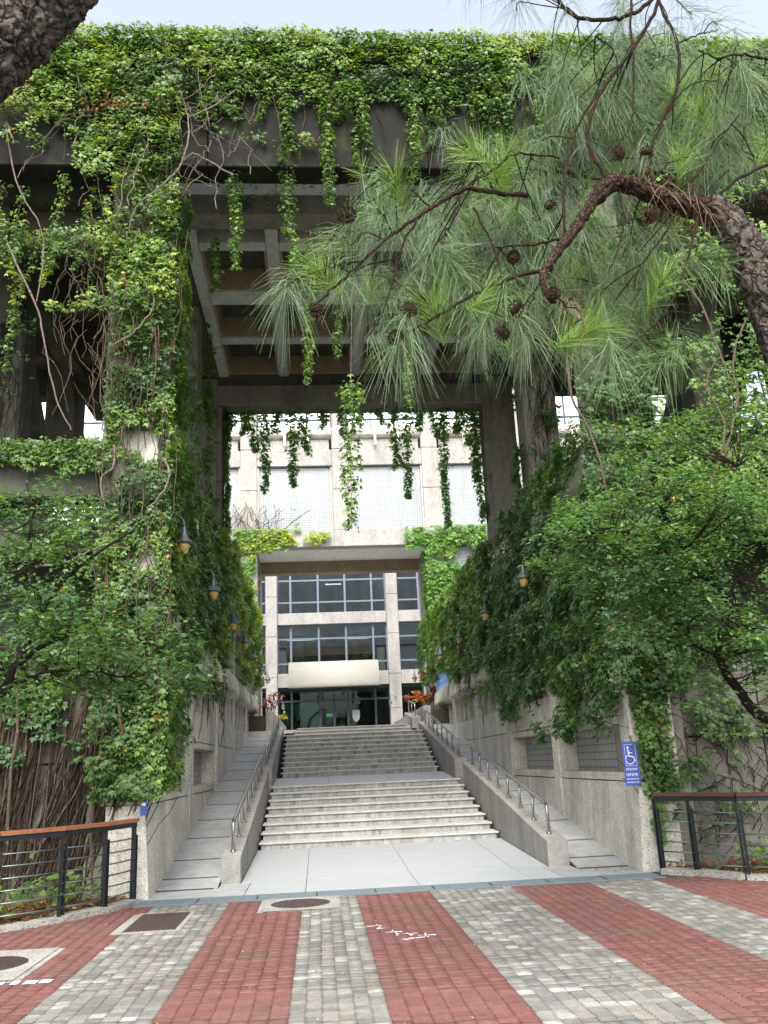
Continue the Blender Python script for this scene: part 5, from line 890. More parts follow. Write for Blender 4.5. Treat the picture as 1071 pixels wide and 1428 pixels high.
BR = [  # (points, r0, r1)
 ([(1.326, 4.500, 4.816), (1.160, 4.450, 4.788), (0.934, 4.400, 4.779), (0.771, 4.350, 4.654), (0.569, 4.300, 4.486), (0.354, 4.250, 4.268), (0.188, 4.200, 4.069), (0.030, 4.200, 3.909)], .02, .008), ([(1.507, 4.400, 4.462), (1.338, 4.450, 4.446), (1.100, 4.500, 4.454)], .012, .006), ([(1.384, 4.350, 4.218), (1.159, 4.300, 4.141), (0.937, 4.250, 4.022), (0.722, 4.200, 3.864), (0.542, 4.200, 3.758), (0.435, 4.200, 3.696)], .017, .007),
 ([(0.913, 4.400, 4.774), (0.825, 4.350, 4.521), (0.703, 4.300, 4.324)], .011, .006), ([(0.968, 4.400, 4.652), (1.061, 4.350, 4.334), (1.072, 4.300, 4.074), (1.005, 4.250, 3.868)], .01, .005), ([(0.633, 4.300, 4.533), (0.520, 4.300, 4.323), (0.448, 4.300, 4.075), (0.337, 4.300, 3.769)], .009, .004), ([(1.827, 4.450, 4.854), (1.751, 4.500, 5.244), (1.903, 4.550, 5.643), (2.183, 4.600, 6.037), (2.373, 4.600, 6.368), (2.561, 4.700, 6.918)], .015, .016),
 ([(1.498, 4.400, 4.462), (1.528, 4.400, 4.804), (1.659, 4.500, 5.243), (1.880, 4.550, 5.642)], .012, .011), ([(2.119, 4.500, 4.894), (2.134, 4.500, 5.117), (2.253, 4.500, 5.386), (2.385, 4.500, 5.663), (2.449, 4.550, 6.053), (2.396, 4.600, 6.429), (2.439, 4.700, 6.978)], .014, .013), ([(2.246, 4.600, 6.670), (2.153, 4.550, 6.133), (2.099, 4.500, 5.685), (2.017, 4.450, 5.313), (1.857, 4.400, 5.061)], .012, .006), ([(1.704, 4.700, 6.574), (1.815, 4.650, 6.331), (2.013, 4.600, 6.250), (2.217, 4.600, 6.316), (2.414, 4.600, 6.491)], .016, .018),
 ([(3.199, 4.700, 6.038), (2.972, 4.650, 6.039), (2.737, 4.600, 5.963), (2.594, 4.550, 5.970)], .011, .005), ([(2.428, 4.500, 5.975), (2.584, 4.500, 6.049), (2.711, 4.500, 6.087)], .008, .004), ([(2.253, 4.500, 5.386), (2.452, 4.500, 5.637), (2.650, 4.500, 5.685)], .008, .004), ([(1.924, 4.600, 6.118), (2.033, 4.600, 6.004), (2.040, 4.600, 5.775)], .009, .004), ([(2.391, 4.500, 4.732), (2.284, 4.450, 4.449), (2.132, 4.400, 4.131), (1.998, 4.350, 3.919), (1.768, 4.300, 3.716), (1.633, 4.300, 3.608)], .012, .005), ([(2.284, 4.500, 4.772), (2.143, 4.450, 4.546), (1.936, 4.400, 4.272), (1.875, 4.400, 4.131)], .01, .005), ([(1.872, 4.450, 4.865), (1.863, 4.400, 4.560), (1.718, 4.350, 4.194)], .009, .004),
 ([(2.556, 4.500, 4.708), (2.692, 4.500, 4.760), (2.818, 4.500, 4.797)], .009, .006), ([(2.441, 4.500, 4.758), (2.705, 4.550, 4.978), (2.995, 4.600, 5.153)], .014, .013), ([(2.247, 4.500, 4.833), (2.429, 4.500, 4.990), (2.605, 4.550, 5.243), (2.782, 4.550, 5.465)], .01, .005), ([(2.093, 4.500, 4.873), (2.229, 4.500, 5.040), (2.448, 4.500, 5.121)], .009, .004), ([(1.298, 4.300, 4.096), (1.442, 4.350, 3.966), (1.470, 4.350, 3.832)], .009, .004), ([(0.705, 4.350, 4.616), (0.555, 4.400, 4.845), (0.507, 4.400, 4.919)], .008, .004), ([(1.117, 4.450, 4.798), (1.036, 4.500, 5.052), (1.001, 4.500, 5.181)], .009, .004), ([(0.891, 4.400, 4.774), (1.143, 4.500, 5.002), (1.285, 4.500, 5.107), (1.552, 4.500, 5.084)], .011, .007), ([(1.459, 4.400, 4.414), (1.284, 4.500, 4.097), (1.242, 4.500, 3.866)], .009, .004),
 ([(3.413, 5.250, 5.631), (2.962, 5.350, 5.955), (2.470, 5.450, 6.159), (2.040, 5.550, 6.040)], .012, .006),
 ([(2.923, 5.250, 5.263), (2.410, 5.350, 5.093), (1.981, 5.450, 4.748), (1.667, 5.550, 4.462)], .012, .006),
 ([(2.206, 5.250, 5.437), (1.833, 5.350, 5.629), (1.430, 5.450, 5.638), (1.007, 5.550, 5.462), (0.579, 5.650, 5.224)], .012, .006),
 ([(1.849, 5.250, 5.025), (1.469, 5.350, 5.089), (1.062, 5.450, 4.921), (0.753, 5.550, 4.694)], .012, .006),
 ([(2.613, 5.250, 5.321), (2.372, 5.350, 4.802), (2.261, 5.450, 4.462)], .012, .006),
 ([(2.597, 5.250, 6.841), (2.361, 5.350, 6.463), (2.030, 5.450, 6.217), (1.797, 5.550, 5.844)], .012, .006),
 ([(3.505, 5.250, 6.331), (3.132, 5.350, 6.347), (2.779, 5.450, 6.362)], .012, .006),
 ([(1.513, 5.250, 4.686), (1.270, 5.350, 4.523), (1.071, 5.450, 4.303)], .012, .006)]
BP = []
for pts, r0, r1 in BR:
    n_ = 6 * len(pts); q = smooth_path(pts, n_) + np.concatenate([np.zeros((1, 3)), rng.normal(0, .0035, (n_ - 1, 3))]); MB().tube(q, np.linspace(r0, r1, n_) * .8, 7).build('branch', 'twig_bark', pt, True); BP.append(q)
BP.append(br1[10:]); ALLB = np.concatenate(BP)
tw = MB(); tufts = []
def add_tuft(px, kind, L=.27, n=120, d=None):
    p_ = np.array(px, float); k = np.argsort(np.linalg.norm(ALLB - p_ - (0, 0, .1), axis=1))[int(rng.integers(0, 14))]; s_ = ALLB[k]; v = p_ - s_; L0 = np.linalg.norm(v)
    if d is None: d = v / max(L0, 1e-6) * .5 + np.array((rng.normal(0, .35), rng.normal(-.1, .35), {'new': .75, 'old': -.1, 'hang': -.75, 'dead': -.6}[kind] + rng.normal(0, .2)))
    d = d / np.linalg.norm(d)
    if L0 > .03: tw.tube(smooth_path([s_, s_ + v * .5 + np.array((0, 0, .04)) * (1 if L0 < .6 else 2), p_ - d * .06, p_], 9), np.linspace(.0045, .003, 9), 5)
    tufts.append((p_, d, L, n, kind))
    return p_, d
for p_, k_ in (((-0.121, 4.200, 3.995), 'hang'), ((0.035, 4.200, 4.138), 'new'), ((0.507, 4.350, 4.831), 'new'), ((1.001, 4.500, 5.119), 'new'), ((1.138, 4.450, 4.898), 'new'), ((0.196, 4.200, 4.325), 'old'), ((0.385, 4.250, 4.543), 'old'), ((0.484, 4.200, 3.759), 'hang'), ((0.449, 4.200, 3.675), 'hang'), ((0.668, 4.200, 3.886), 'new'), ((0.835, 4.300, 4.164), 'old'), ((1.065, 4.300, 3.984), 'old'), ((0.986, 4.300, 4.007), 'new'), ((1.214, 4.400, 3.815), 'hang'), ((1.465, 4.350, 3.787), 'new'), ((1.631, 4.300, 3.587), 'old'), ((1.894, 4.300, 3.584), 'old'), ((2.029, 4.350, 4.148), 'new'), ((2.527, 4.550, 5.516), 'new'), ((2.332, 4.500, 5.120), 'new'), ((2.928, 4.600, 5.765), 'old'), ((2.362, 4.450, 4.376), 'old'), ((2.489, 4.500, 4.334), 'old'), ((1.577, 4.300, 3.827), 'new')): add_tuft(p_, k_, .27, 150)
TUFT_SPOTS = [[1.93,5.65,6.04],[0.37,5.05,5.07],[0.95,5.14,5.22],[0.83,4.78,4.75],[1.38,5.26,5.22],[1.63,5.5,5.22],[0.96,5.18,5.01],[0.71,4.94,5.01],[0.11,5.02,4.8],[0.53,5.68,5.39],[0.94,5.44,5.53],[0.97,5.01,4.73],[0.74,5.24,5.04],[0.23,5.49,5.18],[0.54,5.62,5.41],[1.26,5.19,4.89],[1.24,5.56,5.52],[0.62,5.0,4.92],[1.51,5.23,5.16],[0.49,5.47,4.95],[0.87,5.4,5.44],[1.44,4.93,5.24],[0.88,4.93,4.9],[1.52,5.57,5.22],[0.93,5.2,5.08],[1.93,5.43,4.98],[0.36,5.02,5.07],[1.49,5.51,5.64],[0.73,4.89,4.9],[1.85,5.6,5.45],[1.08,5.31,4.84],[0.82,5.62,5.1],[0.62,5.59,5.57],[0.47,4.98,5.25],[1.18,4.95,5.06],[0.35,4.81,5.21],[0.8,4.91,4.97],[0.65,5.05,5.05],[0.55,4.92,5.09],[0.42,4.76,4.97],[0.56,4.85,4.76],[1.06,5.11,5.63],[0.54,5.37,5.28],[0.95,5.57,5.19],[1.1,5.52,5.48],[0.86,5.27,5.37],[0.53,4.98,4.99],[0.38,5.41,5.3],[0.85,5.15,4.57],[0.48,5.18,4.5],[1.0,5.55,4.85],[0.78,5.1,4.71],[0.69,5.1,4.6],[0.4,5.05,4.52],[0.65,5.67,4.82],[0.48,5.5,4.86],[0.86,5.32,4.91],[1.01,5.41,4.94],[0.74,4.82,4.5],[0.82,4.95,4.64],[1.55,5.5,5.44],[1.61,5.25,5.36],[1.6,5.13,5.31],[1.47,4.87,4.84],[1.37,4.93,4.97],[1.36,4.97,5.03],[1.49,5.12,5.4],[1.87,5.34,5.53],[1.42,5.25,5.09],[1.48,5.13,5.03],[1.63,4.94,5.06],[1.61,5.47,5.97],[1.88,5.36,5.71],[1.39,5.11,5.06],[0.97,4.77,5.17],[1.4,5.67,6.08],[1.62,5.17,5.46],[1.12,4.77,5.05],[1.64,5.7,5.58],[1.28,5.33,5.85],[1.31,5.35,5.72],[1.45,5.47,4.84],[1.28,5.1,5.04],[1.33,4.87,5.38],[2.2,5.12,6.36],[2.21,5.32,6.04],[2.01,5.45,5.83],[1.94,5.02,5.6],[1.84,4.99,6.15],[2.17,5.26,6.3],[1.58,5.25,6.38],[1.7,4.78,5.89],[2.06,5.29,5.95],[1.82,4.9,5.92],[1.95,4.89,5.82],[1.9,5.01,5.29],[1.9,5.18,6.51],[2.33,5.66,6.16],[2.17,5.39,5.54],[2.18,5.64,5.85],[2.2,4.84,6.48],[2.02,5.0,5.93],[2.22,5.37,6.57],[1.84,4.78,6.05],[2.0,5.4,5.94],[1.5,4.77,5.4],[1.93,5.19,5.98],[1.78,5.05,6.03],[1.78,4.81,5.69],[1.92,5.47,6.23],[2.02,5.58,5.67],[1.76,4.83,4.79],[2.0,5.34,5.88],[2.3,5.34,5.81],[2.28,5.5,5.41],[2.2,5.39,5.53],[1.92,4.91,5.05],[2.01,5.36,5.65],[2.13,5.08,5.24],[1.81,4.81,4.88],[1.87,5.3,4.87],[2.26,5.19,5.27],[1.36,4.8,4.33],[1.48,5.28,4.89],[1.66,4.99,4.5],[1.89,5.65,5.22],[1.83,5.31,4.61],[1.47,4.75,4.54],[1.58,4.79,4.64],[1.65,5.52,4.93],[1.51,5.46,4.74],[1.35,5.54,4.89],[1.48,4.94,4.48],[1.5,5.25,4.79],[2.6,5.26,6.52],[2.14,5.01,5.88],[2.29,5.24,5.8],[2.14,5.11,6.43],[2.44,5.22,6.24],[2.21,4.8,6.13],[2.53,5.52,6.57],[2.76,5.38,6.04],[2.39,5.17,6.94],[2.43,5.11,5.62],[2.1,4.94,5.83],[2.59,5.27,6.33],[2.67,4.87,5.65],[2.54,5.41,6.54],[2.7,5.09,6.34],[2.26,5.52,6.59],[2.28,4.94,6.18],[2.39,5.12,5.89],[2.4,4.99,6.48],[2.03,5.36,6.4],[2.64,5.69,6.17],[1.98,5.03,6.19],[2.47,5.19,6.67],[2.43,5.66,5.89],[2.4,5.01,6.45],[2.03,4.96,5.93],[2.38,4.91,4.83],[2.17,4.79,4.89],[2.38,5.44,5.51],[2.04,4.8,4.66],[2.37,5.17,4.79],[2.23,5.04,4.49],[1.94,5.2,4.65],[2.07,5.36,5.02],[2.25,4.94,4.76],[3.29,5.29,6.01],[2.85,5.28,5.56],[3.1,5.62,6.38],[2.66,4.96,5.54],[3.08,4.9,5.37],[2.96,5.05,6.01],[3.03,5.28,6.08],[2.43,4.75,5.41],[2.65,5.12,5.82],[2.74,5.0,5.46],[3.56,5.67,6.11],[2.94,5.42,5.81],[3.36,5.51,6.35],[3.04,5.51,5.96],[3.02,5.61,6.05],[3.01,4.84,5.32],[2.66,5.15,5.51],[2.75,4.77,5.58],[3.0,5.09,6.06],[3.13,4.95,6.07],[3.29,5.49,6.27],[3.57,5.58,6.92],[2.99,5.39,6.16],[2.67,4.77,5.87],[3.05,4.83,5.97],[3.14,4.99,6.4],[3.07,5.09,6.33],[2.82,5.06,6.08],[2.93,5.05,6.18],[3.18,5.26,6.33],[3.66,5.45,6.87],[2.08,5.21,4.2],[2.29,5.58,4.56],[2.07,5.26,4.31],[2.08,5.32,4.51],[1.88,5.14,4.57],[1.96,5.06,4.31],[2.38,5.44,4.24],[2.32,5.67,4.59],[1.81,4.79,4.26],[2.26,5.64,4.81],[2.15,5.43,4.62],[2.29,5.43,4.36],[2.01,5.23,4.41],[2.29,5.47,5.06],[2.25,5.04,4.76],[2.54,5.09,5.09],[2.84,5.24,5.33],[1.71,5.11,4.27],[1.83,5.63,5.16],[1.85,5.21,4.32],[1.96,5.09,4.45],[1.78,5.1,4.65],[1.82,5.62,5.14],[2.21,5.68,4.55],[1.69,5.54,4.91],[1.81,5.01,4.88],[1.88,5.12,4.71],[1.7,5.07,4.26],[1.62,4.96,4.3],[1.86,5.12,4.32],[2.13,5.65,5.28],[0.19,4.83,4.35],[0.29,5.1,4.62],[0.14,5.61,5.19],[0.24,5.63,4.93],[0.25,5.31,4.75],[0.0,4.79,4.51],[1.03,5.56,4.53],[1.05,4.75,4.08],[1.23,4.9,4.03],[1.15,5.54,4.29],[1.04,5.25,4.56],[1.43,5.3,4.36],[1.06,4.96,4.13],[0.98,4.84,4.21],[1.33,5.88,5.82],[1.62,5.34,5.92],[1.31,5.78,5.64],[1.47,5.43,5.36],[1.61,5.89,5.59],[2.29,5.84,6.43],[1.39,5.63,5.89],[1.14,5.12,5.1],[1.91,5.45,6.08],[1.09,5.2,5.04],[1.41,5.85,5.66],[1.81,5.84,5.67],[1.72,5.43,5.77],[1.33,5.41,5.19],[1.17,5.2,5.46],[1.23,5.34,5.45],[2.17,5.82,5.91],[1.52,5.25,5.62],[1.51,5.88,5.49],[1.79,5.36,5.5],[1.53,5.1,5.0],[1.57,5.83,5.73],[1.16,5.71,5.23],[1.01,5.46,4.8],[1.04,5.47,4.88],[1.79,5.58,5.83],[0.95,5.3,5.97],[1.4,5.56,5.27],[1.02,5.06,4.87],[1.32,5.1,5.67],[1.22,5.45,5.85],[1.2,5.53,5.1],[1.15,5.62,5.52],[1.57,5.46,5.48],[1.28,5.16,4.92],[1.48,5.37,5.15],[1.69,5.74,6.16],[1.39,5.26,5.26],[1.39,5.33,5.45],[1.44,5.31,5.65],[1.49,5.47,4.48],[1.72,5.1,4.11],[2.01,5.75,4.96],[2.38,5.69,5.18],[2.01,5.08,4.67],[2.24,5.87,5.64],[1.4,5.75,5.25],[1.71,5.75,4.77],[1.85,5.35,4.92],[1.68,5.34,5.0],[2.15,5.83,4.96],[2.16,5.58,5.32],[2.11,5.8,5.21],[1.94,5.33,5.08],[1.9,5.68,4.81],[2.5,5.87,5.17],[1.79,5.56,4.53],[1.98,5.9,5.56],[1.93,5.02,4.51],[2.31,5.76,4.9],[1.94,5.12,4.72],[2.15,5.67,5.11],[2.38,5.23,5.81],[2.16,5.53,6.34],[2.35,5.6,6.57],[2.16,5.74,6.86],[2.46,5.45,6.18],[2.09,5.66,6.27],[1.96,5.78,6.2],[2.03,5.2,6.0],[2.0,5.72,6.52],[2.17,5.72,6.09],[2.57,5.46,6.32],[2.51,5.89,6.62],[2.65,5.48,6.19],[1.92,5.23,6.41],[2.24,5.56,6.47],[2.3,5.29,6.69],[2.57,5.83,6.38],[2.37,5.15,6.32],[1.74,5.23,5.86],[2.46,5.58,6.21],[2.34,5.81,6.22],[2.16,5.41,6.28],[2.13,5.0,5.34],[2.43,5.3,6.44],[2.33,5.83,6.03],[1.98,5.13,5.86],[2.33,5.86,6.81],[2.81,5.51,6.35],[2.11,5.68,6.94],[2.28,5.76,6.3],[2.86,5.05,5.73],[3.51,5.81,7.0],[3.24,5.83,6.32],[3.02,5.5,6.22],[2.97,5.4,6.58],[3.03,5.22,6.05],[3.57,5.8,6.41],[3.11,5.89,6.77],[3.27,5.07,6.24],[2.77,5.39,6.16],[2.61,5.0,5.92],[2.66,5.46,6.38],[2.55,5.65,6.32],[3.2,5.66,6.88],[2.84,5.67,6.44],[2.99,5.71,6.27],[3.02,5.61,6.41],[3.35,5.83,6.94],[3.07,5.55,6.75],[2.91,5.39,6.44],[2.83,5.47,6.46],[3.16,5.13,6.45],[3.42,5.6,6.53],[3.41,5.39,6.3],[2.8,5.28,5.87],[2.83,5.66,6.48],[3.49,5.8,6.58],[2.88,5.42,6.84],[2.83,5.26,6.33],[2.98,5.85,6.93],[0.66,5.57,4.44],[0.83,5.21,4.54],[0.91,5.2,4.71],[1.08,5.45,5.29],[1.09,5.05,5.06],[0.84,5.04,4.63],[0.94,5.06,4.6],[0.98,5.77,5.37],[0.39,5.25,4.57],[1.31,5.22,5.06],[3.02,5.47,5.9],[3.02,5.34,5.63],[3.3,5.83,6.6],[3.44,5.53,5.73],[3.27,5.88,6.18],[3.11,5.31,5.69],[3.2,5.04,5.64],[3.08,5.86,5.9],[3.35,5.87,6.1],[3.01,5.22,5.72],[2.58,5.74,4.97],[2.32,5.41,4.52],[2.53,5.53,4.39],[2.54,5.22,4.17],[2.45,5.24,4.76],[2.41,5.78,4.78],[2.15,5.41,4.71],[2.06,5.09,4.48],[2.26,5.33,4.5],[2.49,5.61,4.88],[1.98,5.33,4.73],[2.55,5.63,4.99],[3.25,5.6,6.89],[2.02,5.45,6.56],[2.86,5.37,6.3],[2.33,4.96,5.48],[2.85,5.3,5.73],[3.02,5.55,6.72],[2.24,5.36,6.56],[2.92,5.32,6.44],[2.82,5.05,6.11],[2.15,4.93,5.89],[3.41,5.88,6.9],[2.81,5.24,6.55],[3.02,5.72,6.53],[3.2,5.08,6.24],[3.29,5.56,6.88],[2.8,5.59,6.52],[3.26,5.74,6.5],[2.79,5.13,6.13],[2.82,5.69,6.57],[2.37,5.22,6.53],[2.8,5.9,7.22],[3.2,5.79,6.87],[2.87,5.57,6.74],[3.19,5.83,6.51],[3.12,5.87,6.94],[2.91,5.35,6.21],[2.91,4.97,6.19],[3.27,5.4,6.55],[2.98,5.7,7.08],[2.71,5.29,6.04],[3.03,5.69,7.19],[2.29,5.06,6.02],[2.63,4.95,6.04],[2.96,5.05,6.03],[1.66,5.89,5.4],[1.5,5.43,4.85],[1.45,5.31,5.6],[1.36,5.85,5.87],[1.49,5.85,5.78],[1.51,5.74,5.2],[1.73,5.66,5.1],[2.06,5.67,5.55],[1.6,5.81,5.21],[1.27,4.99,4.9],[1.42,5.41,5.62],[1.75,5.67,5.59],[0.94,4.93,4.91],[1.62,5.34,5.11],[1.31,5.77,5.29],[1.35,5.51,5.0],[1.0,5.3,5.01],[1.2,5.03,4.93],[2.03,5.82,5.98],[1.59,5.71,6.02],[2.01,5.56,5.54],[1.32,5.01,4.91],[1.75,5.46,5.63],[1.44,5.12,4.41],[1.57,5.66,5.81],[1.76,5.84,5.83],[1.05,5.36,5.15],[1.73,5.23,5.12],[1.39,5.21,5.53],[1.66,5.07,5.09],[1.29,5.01,4.63],[1.29,5.32,5.28],[1.88,5.69,5.07],[2.16,5.62,5.38],[1.67,5.54,4.83],[2.04,5.71,4.82],[1.98,5.27,4.47],[2.22,5.47,4.88],[2.3,5.81,4.5],[1.73,5.43,4.67],[2.0,5.51,4.66],[2.16,4.95,4.61],[2.17,5.64,4.97],[2.29,5.63,4.86],[1.98,4.97,4.28],[2.13,5.65,4.9],[1.82,5.35,4.76],[2.11,5.27,4.84],[1.95,5.77,4.8],[2.43,5.53,4.98],[2.86,4.93,5.31],[3.45,5.75,6.08],[3.31,5.47,5.78],[3.32,5.36,6.19],[3.21,5.32,6.06],[3.31,5.6,6.05],[3.35,5.69,6.23],[3.03,5.14,5.65],[3.54,5.76,6.35],[3.66,5.85,6.34],[2.91,4.96,5.72],[3.54,5.58,6.03],[2.07,5.55,6.59],[2.0,5.35,5.77],[2.21,5.5,6.24],[2.24,5.84,6.25],[2.01,5.38,6.27],[1.91,5.08,6.0],[1.94,5.13,6.27],[1.72,5.01,6.22],[2.03,5.69,6.56],[1.84,5.3,6.02],[2.08,5.23,6.23],[2.15,5.84,7.04],[1.87,5.29,6.32],[1.78,5.37,6.43]]
for i, q in enumerate(TUFT_SPOTS): add_tuft(q, ('hang', 'hang', 'old', 'hang', 'hang', 'new')[i % 6], rng.uniform(.17, .29), int(rng.integers(50, 105)))
for q, k_ in (((2.615, 4.600, 6.315), 'old'), ((2.778, 4.600, 6.230), 'old'), ((1.390, 4.800, 6.764), 'old'), ((1.140, 4.800, 6.819), 'hang'), ((1.786, 4.700, 6.393), 'hang'), ((1.471, 4.800, 6.517), 'hang'), ((2.149, 4.700, 6.495), 'hang'), ((2.469, 4.600, 6.162), 'hang'), ((2.410, 4.450, 4.697), 'dead'), ((2.372, 4.450, 4.747), 'dead'), ((2.173, 4.450, 4.771), 'dead'), ((2.048, 4.450, 4.836), 'dead'), ((1.509, 4.350, 4.011), 'dead'), ((1.531, 4.350, 3.831), 'dead')): add_tuft(q, k_, .28 if k_ != 'dead' else .2, 60 if k_ != 'dead' else 26)
tw.build('twig', 'twig_bark', pt, True)['kind'] = 'stuff'
needles(tufts, 'needles', pt)
cme = cone_mesh()
for q in ((0.207, 4.100, 4.392), (0.029, 4.100, 3.824), (0.520, 4.100, 3.822), (0.441, 4.100, 3.665), (1.166, 4.350, 4.296), (1.433, 4.400, 4.670), (1.115, 4.200, 3.884), (1.885, 4.400, 5.036), (2.066, 4.400, 5.053), (2.778, 4.450, 4.760), (1.350, 4.250, 4.008), (2.022, 4.400, 4.610), (0.623, 4.300, 3.985), (2.212, 4.500, 4.910), (1.049, 4.300, 3.786), (2.510, 4.550, 4.615)):
    o = bpy.data.objects.new('cone', cme); col.objects.link(o); o.parent = pt; o.location = Vector(q) - chain(pt); o.rotation_euler = (rng.uniform(0, 6), rng.uniform(0, 6), rng.uniform(0, 6)); o.scale = (rng.uniform(.72, .95),) * 3
# leaning pine trunk at the upper left
p2 = empty('pine_tree', (-4.4, 2.6, 0), 'leaning pine trunk with thick plated bark crossing the corner above the fascia', 'tree')
path = smooth_path([(-4.4, 2.6, -.1), (-3.9, 2.9, 1.2), (-3.0, 3.3, 2.9), (-1.740, 3.700, 4.834), (-1.491, 3.750, 5.185), (-1.293, 3.800, 5.528), (-1.078, 3.900, 6.041), (-0.860, 4.000, 6.708), (.4, 4.1, 7.6)], 150); link('trunk', barky(path, np.linspace(.2, .13, 150), 96, .18, 13), 'pine_bark', p2)
# ------------------------------------------------------------------ broadleaf trees
def spray(pl_, c, d, L, n, size, pals, seed=1, flat=.16):
    """flattish spray of leaves along a twig"""
    d = np.array(d, float); d /= np.linalg.norm(d); t = rng.random(n) ** .8; side = np.cross(d, (0, 0, 1)); side /= max(np.linalg.norm(side), 1e-6); w = rng.normal(0, 1, n) * L * .28 * (1 - .6 * t); P = np.array(c) + d * (t * L)[:, None] + side * w[:, None] + np.array((0, 0, 1)) * rng.normal(0, L * flat * .5, n)[:, None] - np.array((0, 0, 1)) * (np.abs(w) * .35 + .12 * L * t ** 2)[:, None]
    T = d * .6 + side * np.sign(w)[:, None] * .8 + np.array((0, 0, -.35)) + rng.normal(0, .25, (n, 3)); pl_.leaves(P, np.array((0, -.15, 1.0)) + rng.normal(0, .33, (n, 3)), T, rng.uniform(size[0], size[1], n), palette(P, pals, 1.2, .002, seed)); pl_.stem([tuple(c), tuple(np.array(c) + d * L * .8 - np.array((0, 0, .08 * L)))], [.004, .002], 4, 'twig_bark')
def leafy_tree(pl_, skel, spots, size, pals, L=(.4, .75), n=42, tpl=OVAL):
    pts = []
    for q, r0, r1 in skel:
        k = 7 * len(q); s_ = smooth_path(q, k) + rng.normal(0, .008, (k, 3)); MB().tube(s_, np.linspace(r0, r1, k), 8).build('limb', 'dark_twig', pl_.o, True); pts.append(s_)
    A = np.concatenate(pts)
    for c in spots:
        c = np.array(c); j = np.argmin(np.linalg.norm(A - c, axis=1)); v = c - A[j]; Lv = np.linalg.norm(v)
        if Lv > .15: pl_.stem(smooth_path([A[j], A[j] + v * .5 + (0, 0, -.05), c], 6), np.linspace(.009, .004, 6), 5, 'twig_bark')
        a = rng.uniform(0, 6.28); d = np.array((math.cos(a), math.sin(a) - .25, rng.normal(.05, .2))) + v / max(Lv, .1) * .5; spray(pl_, c, d, rng.uniform(*L), n, size, pals)
    pl_.done(tpl, 'leaf', 'crown', 'twig')
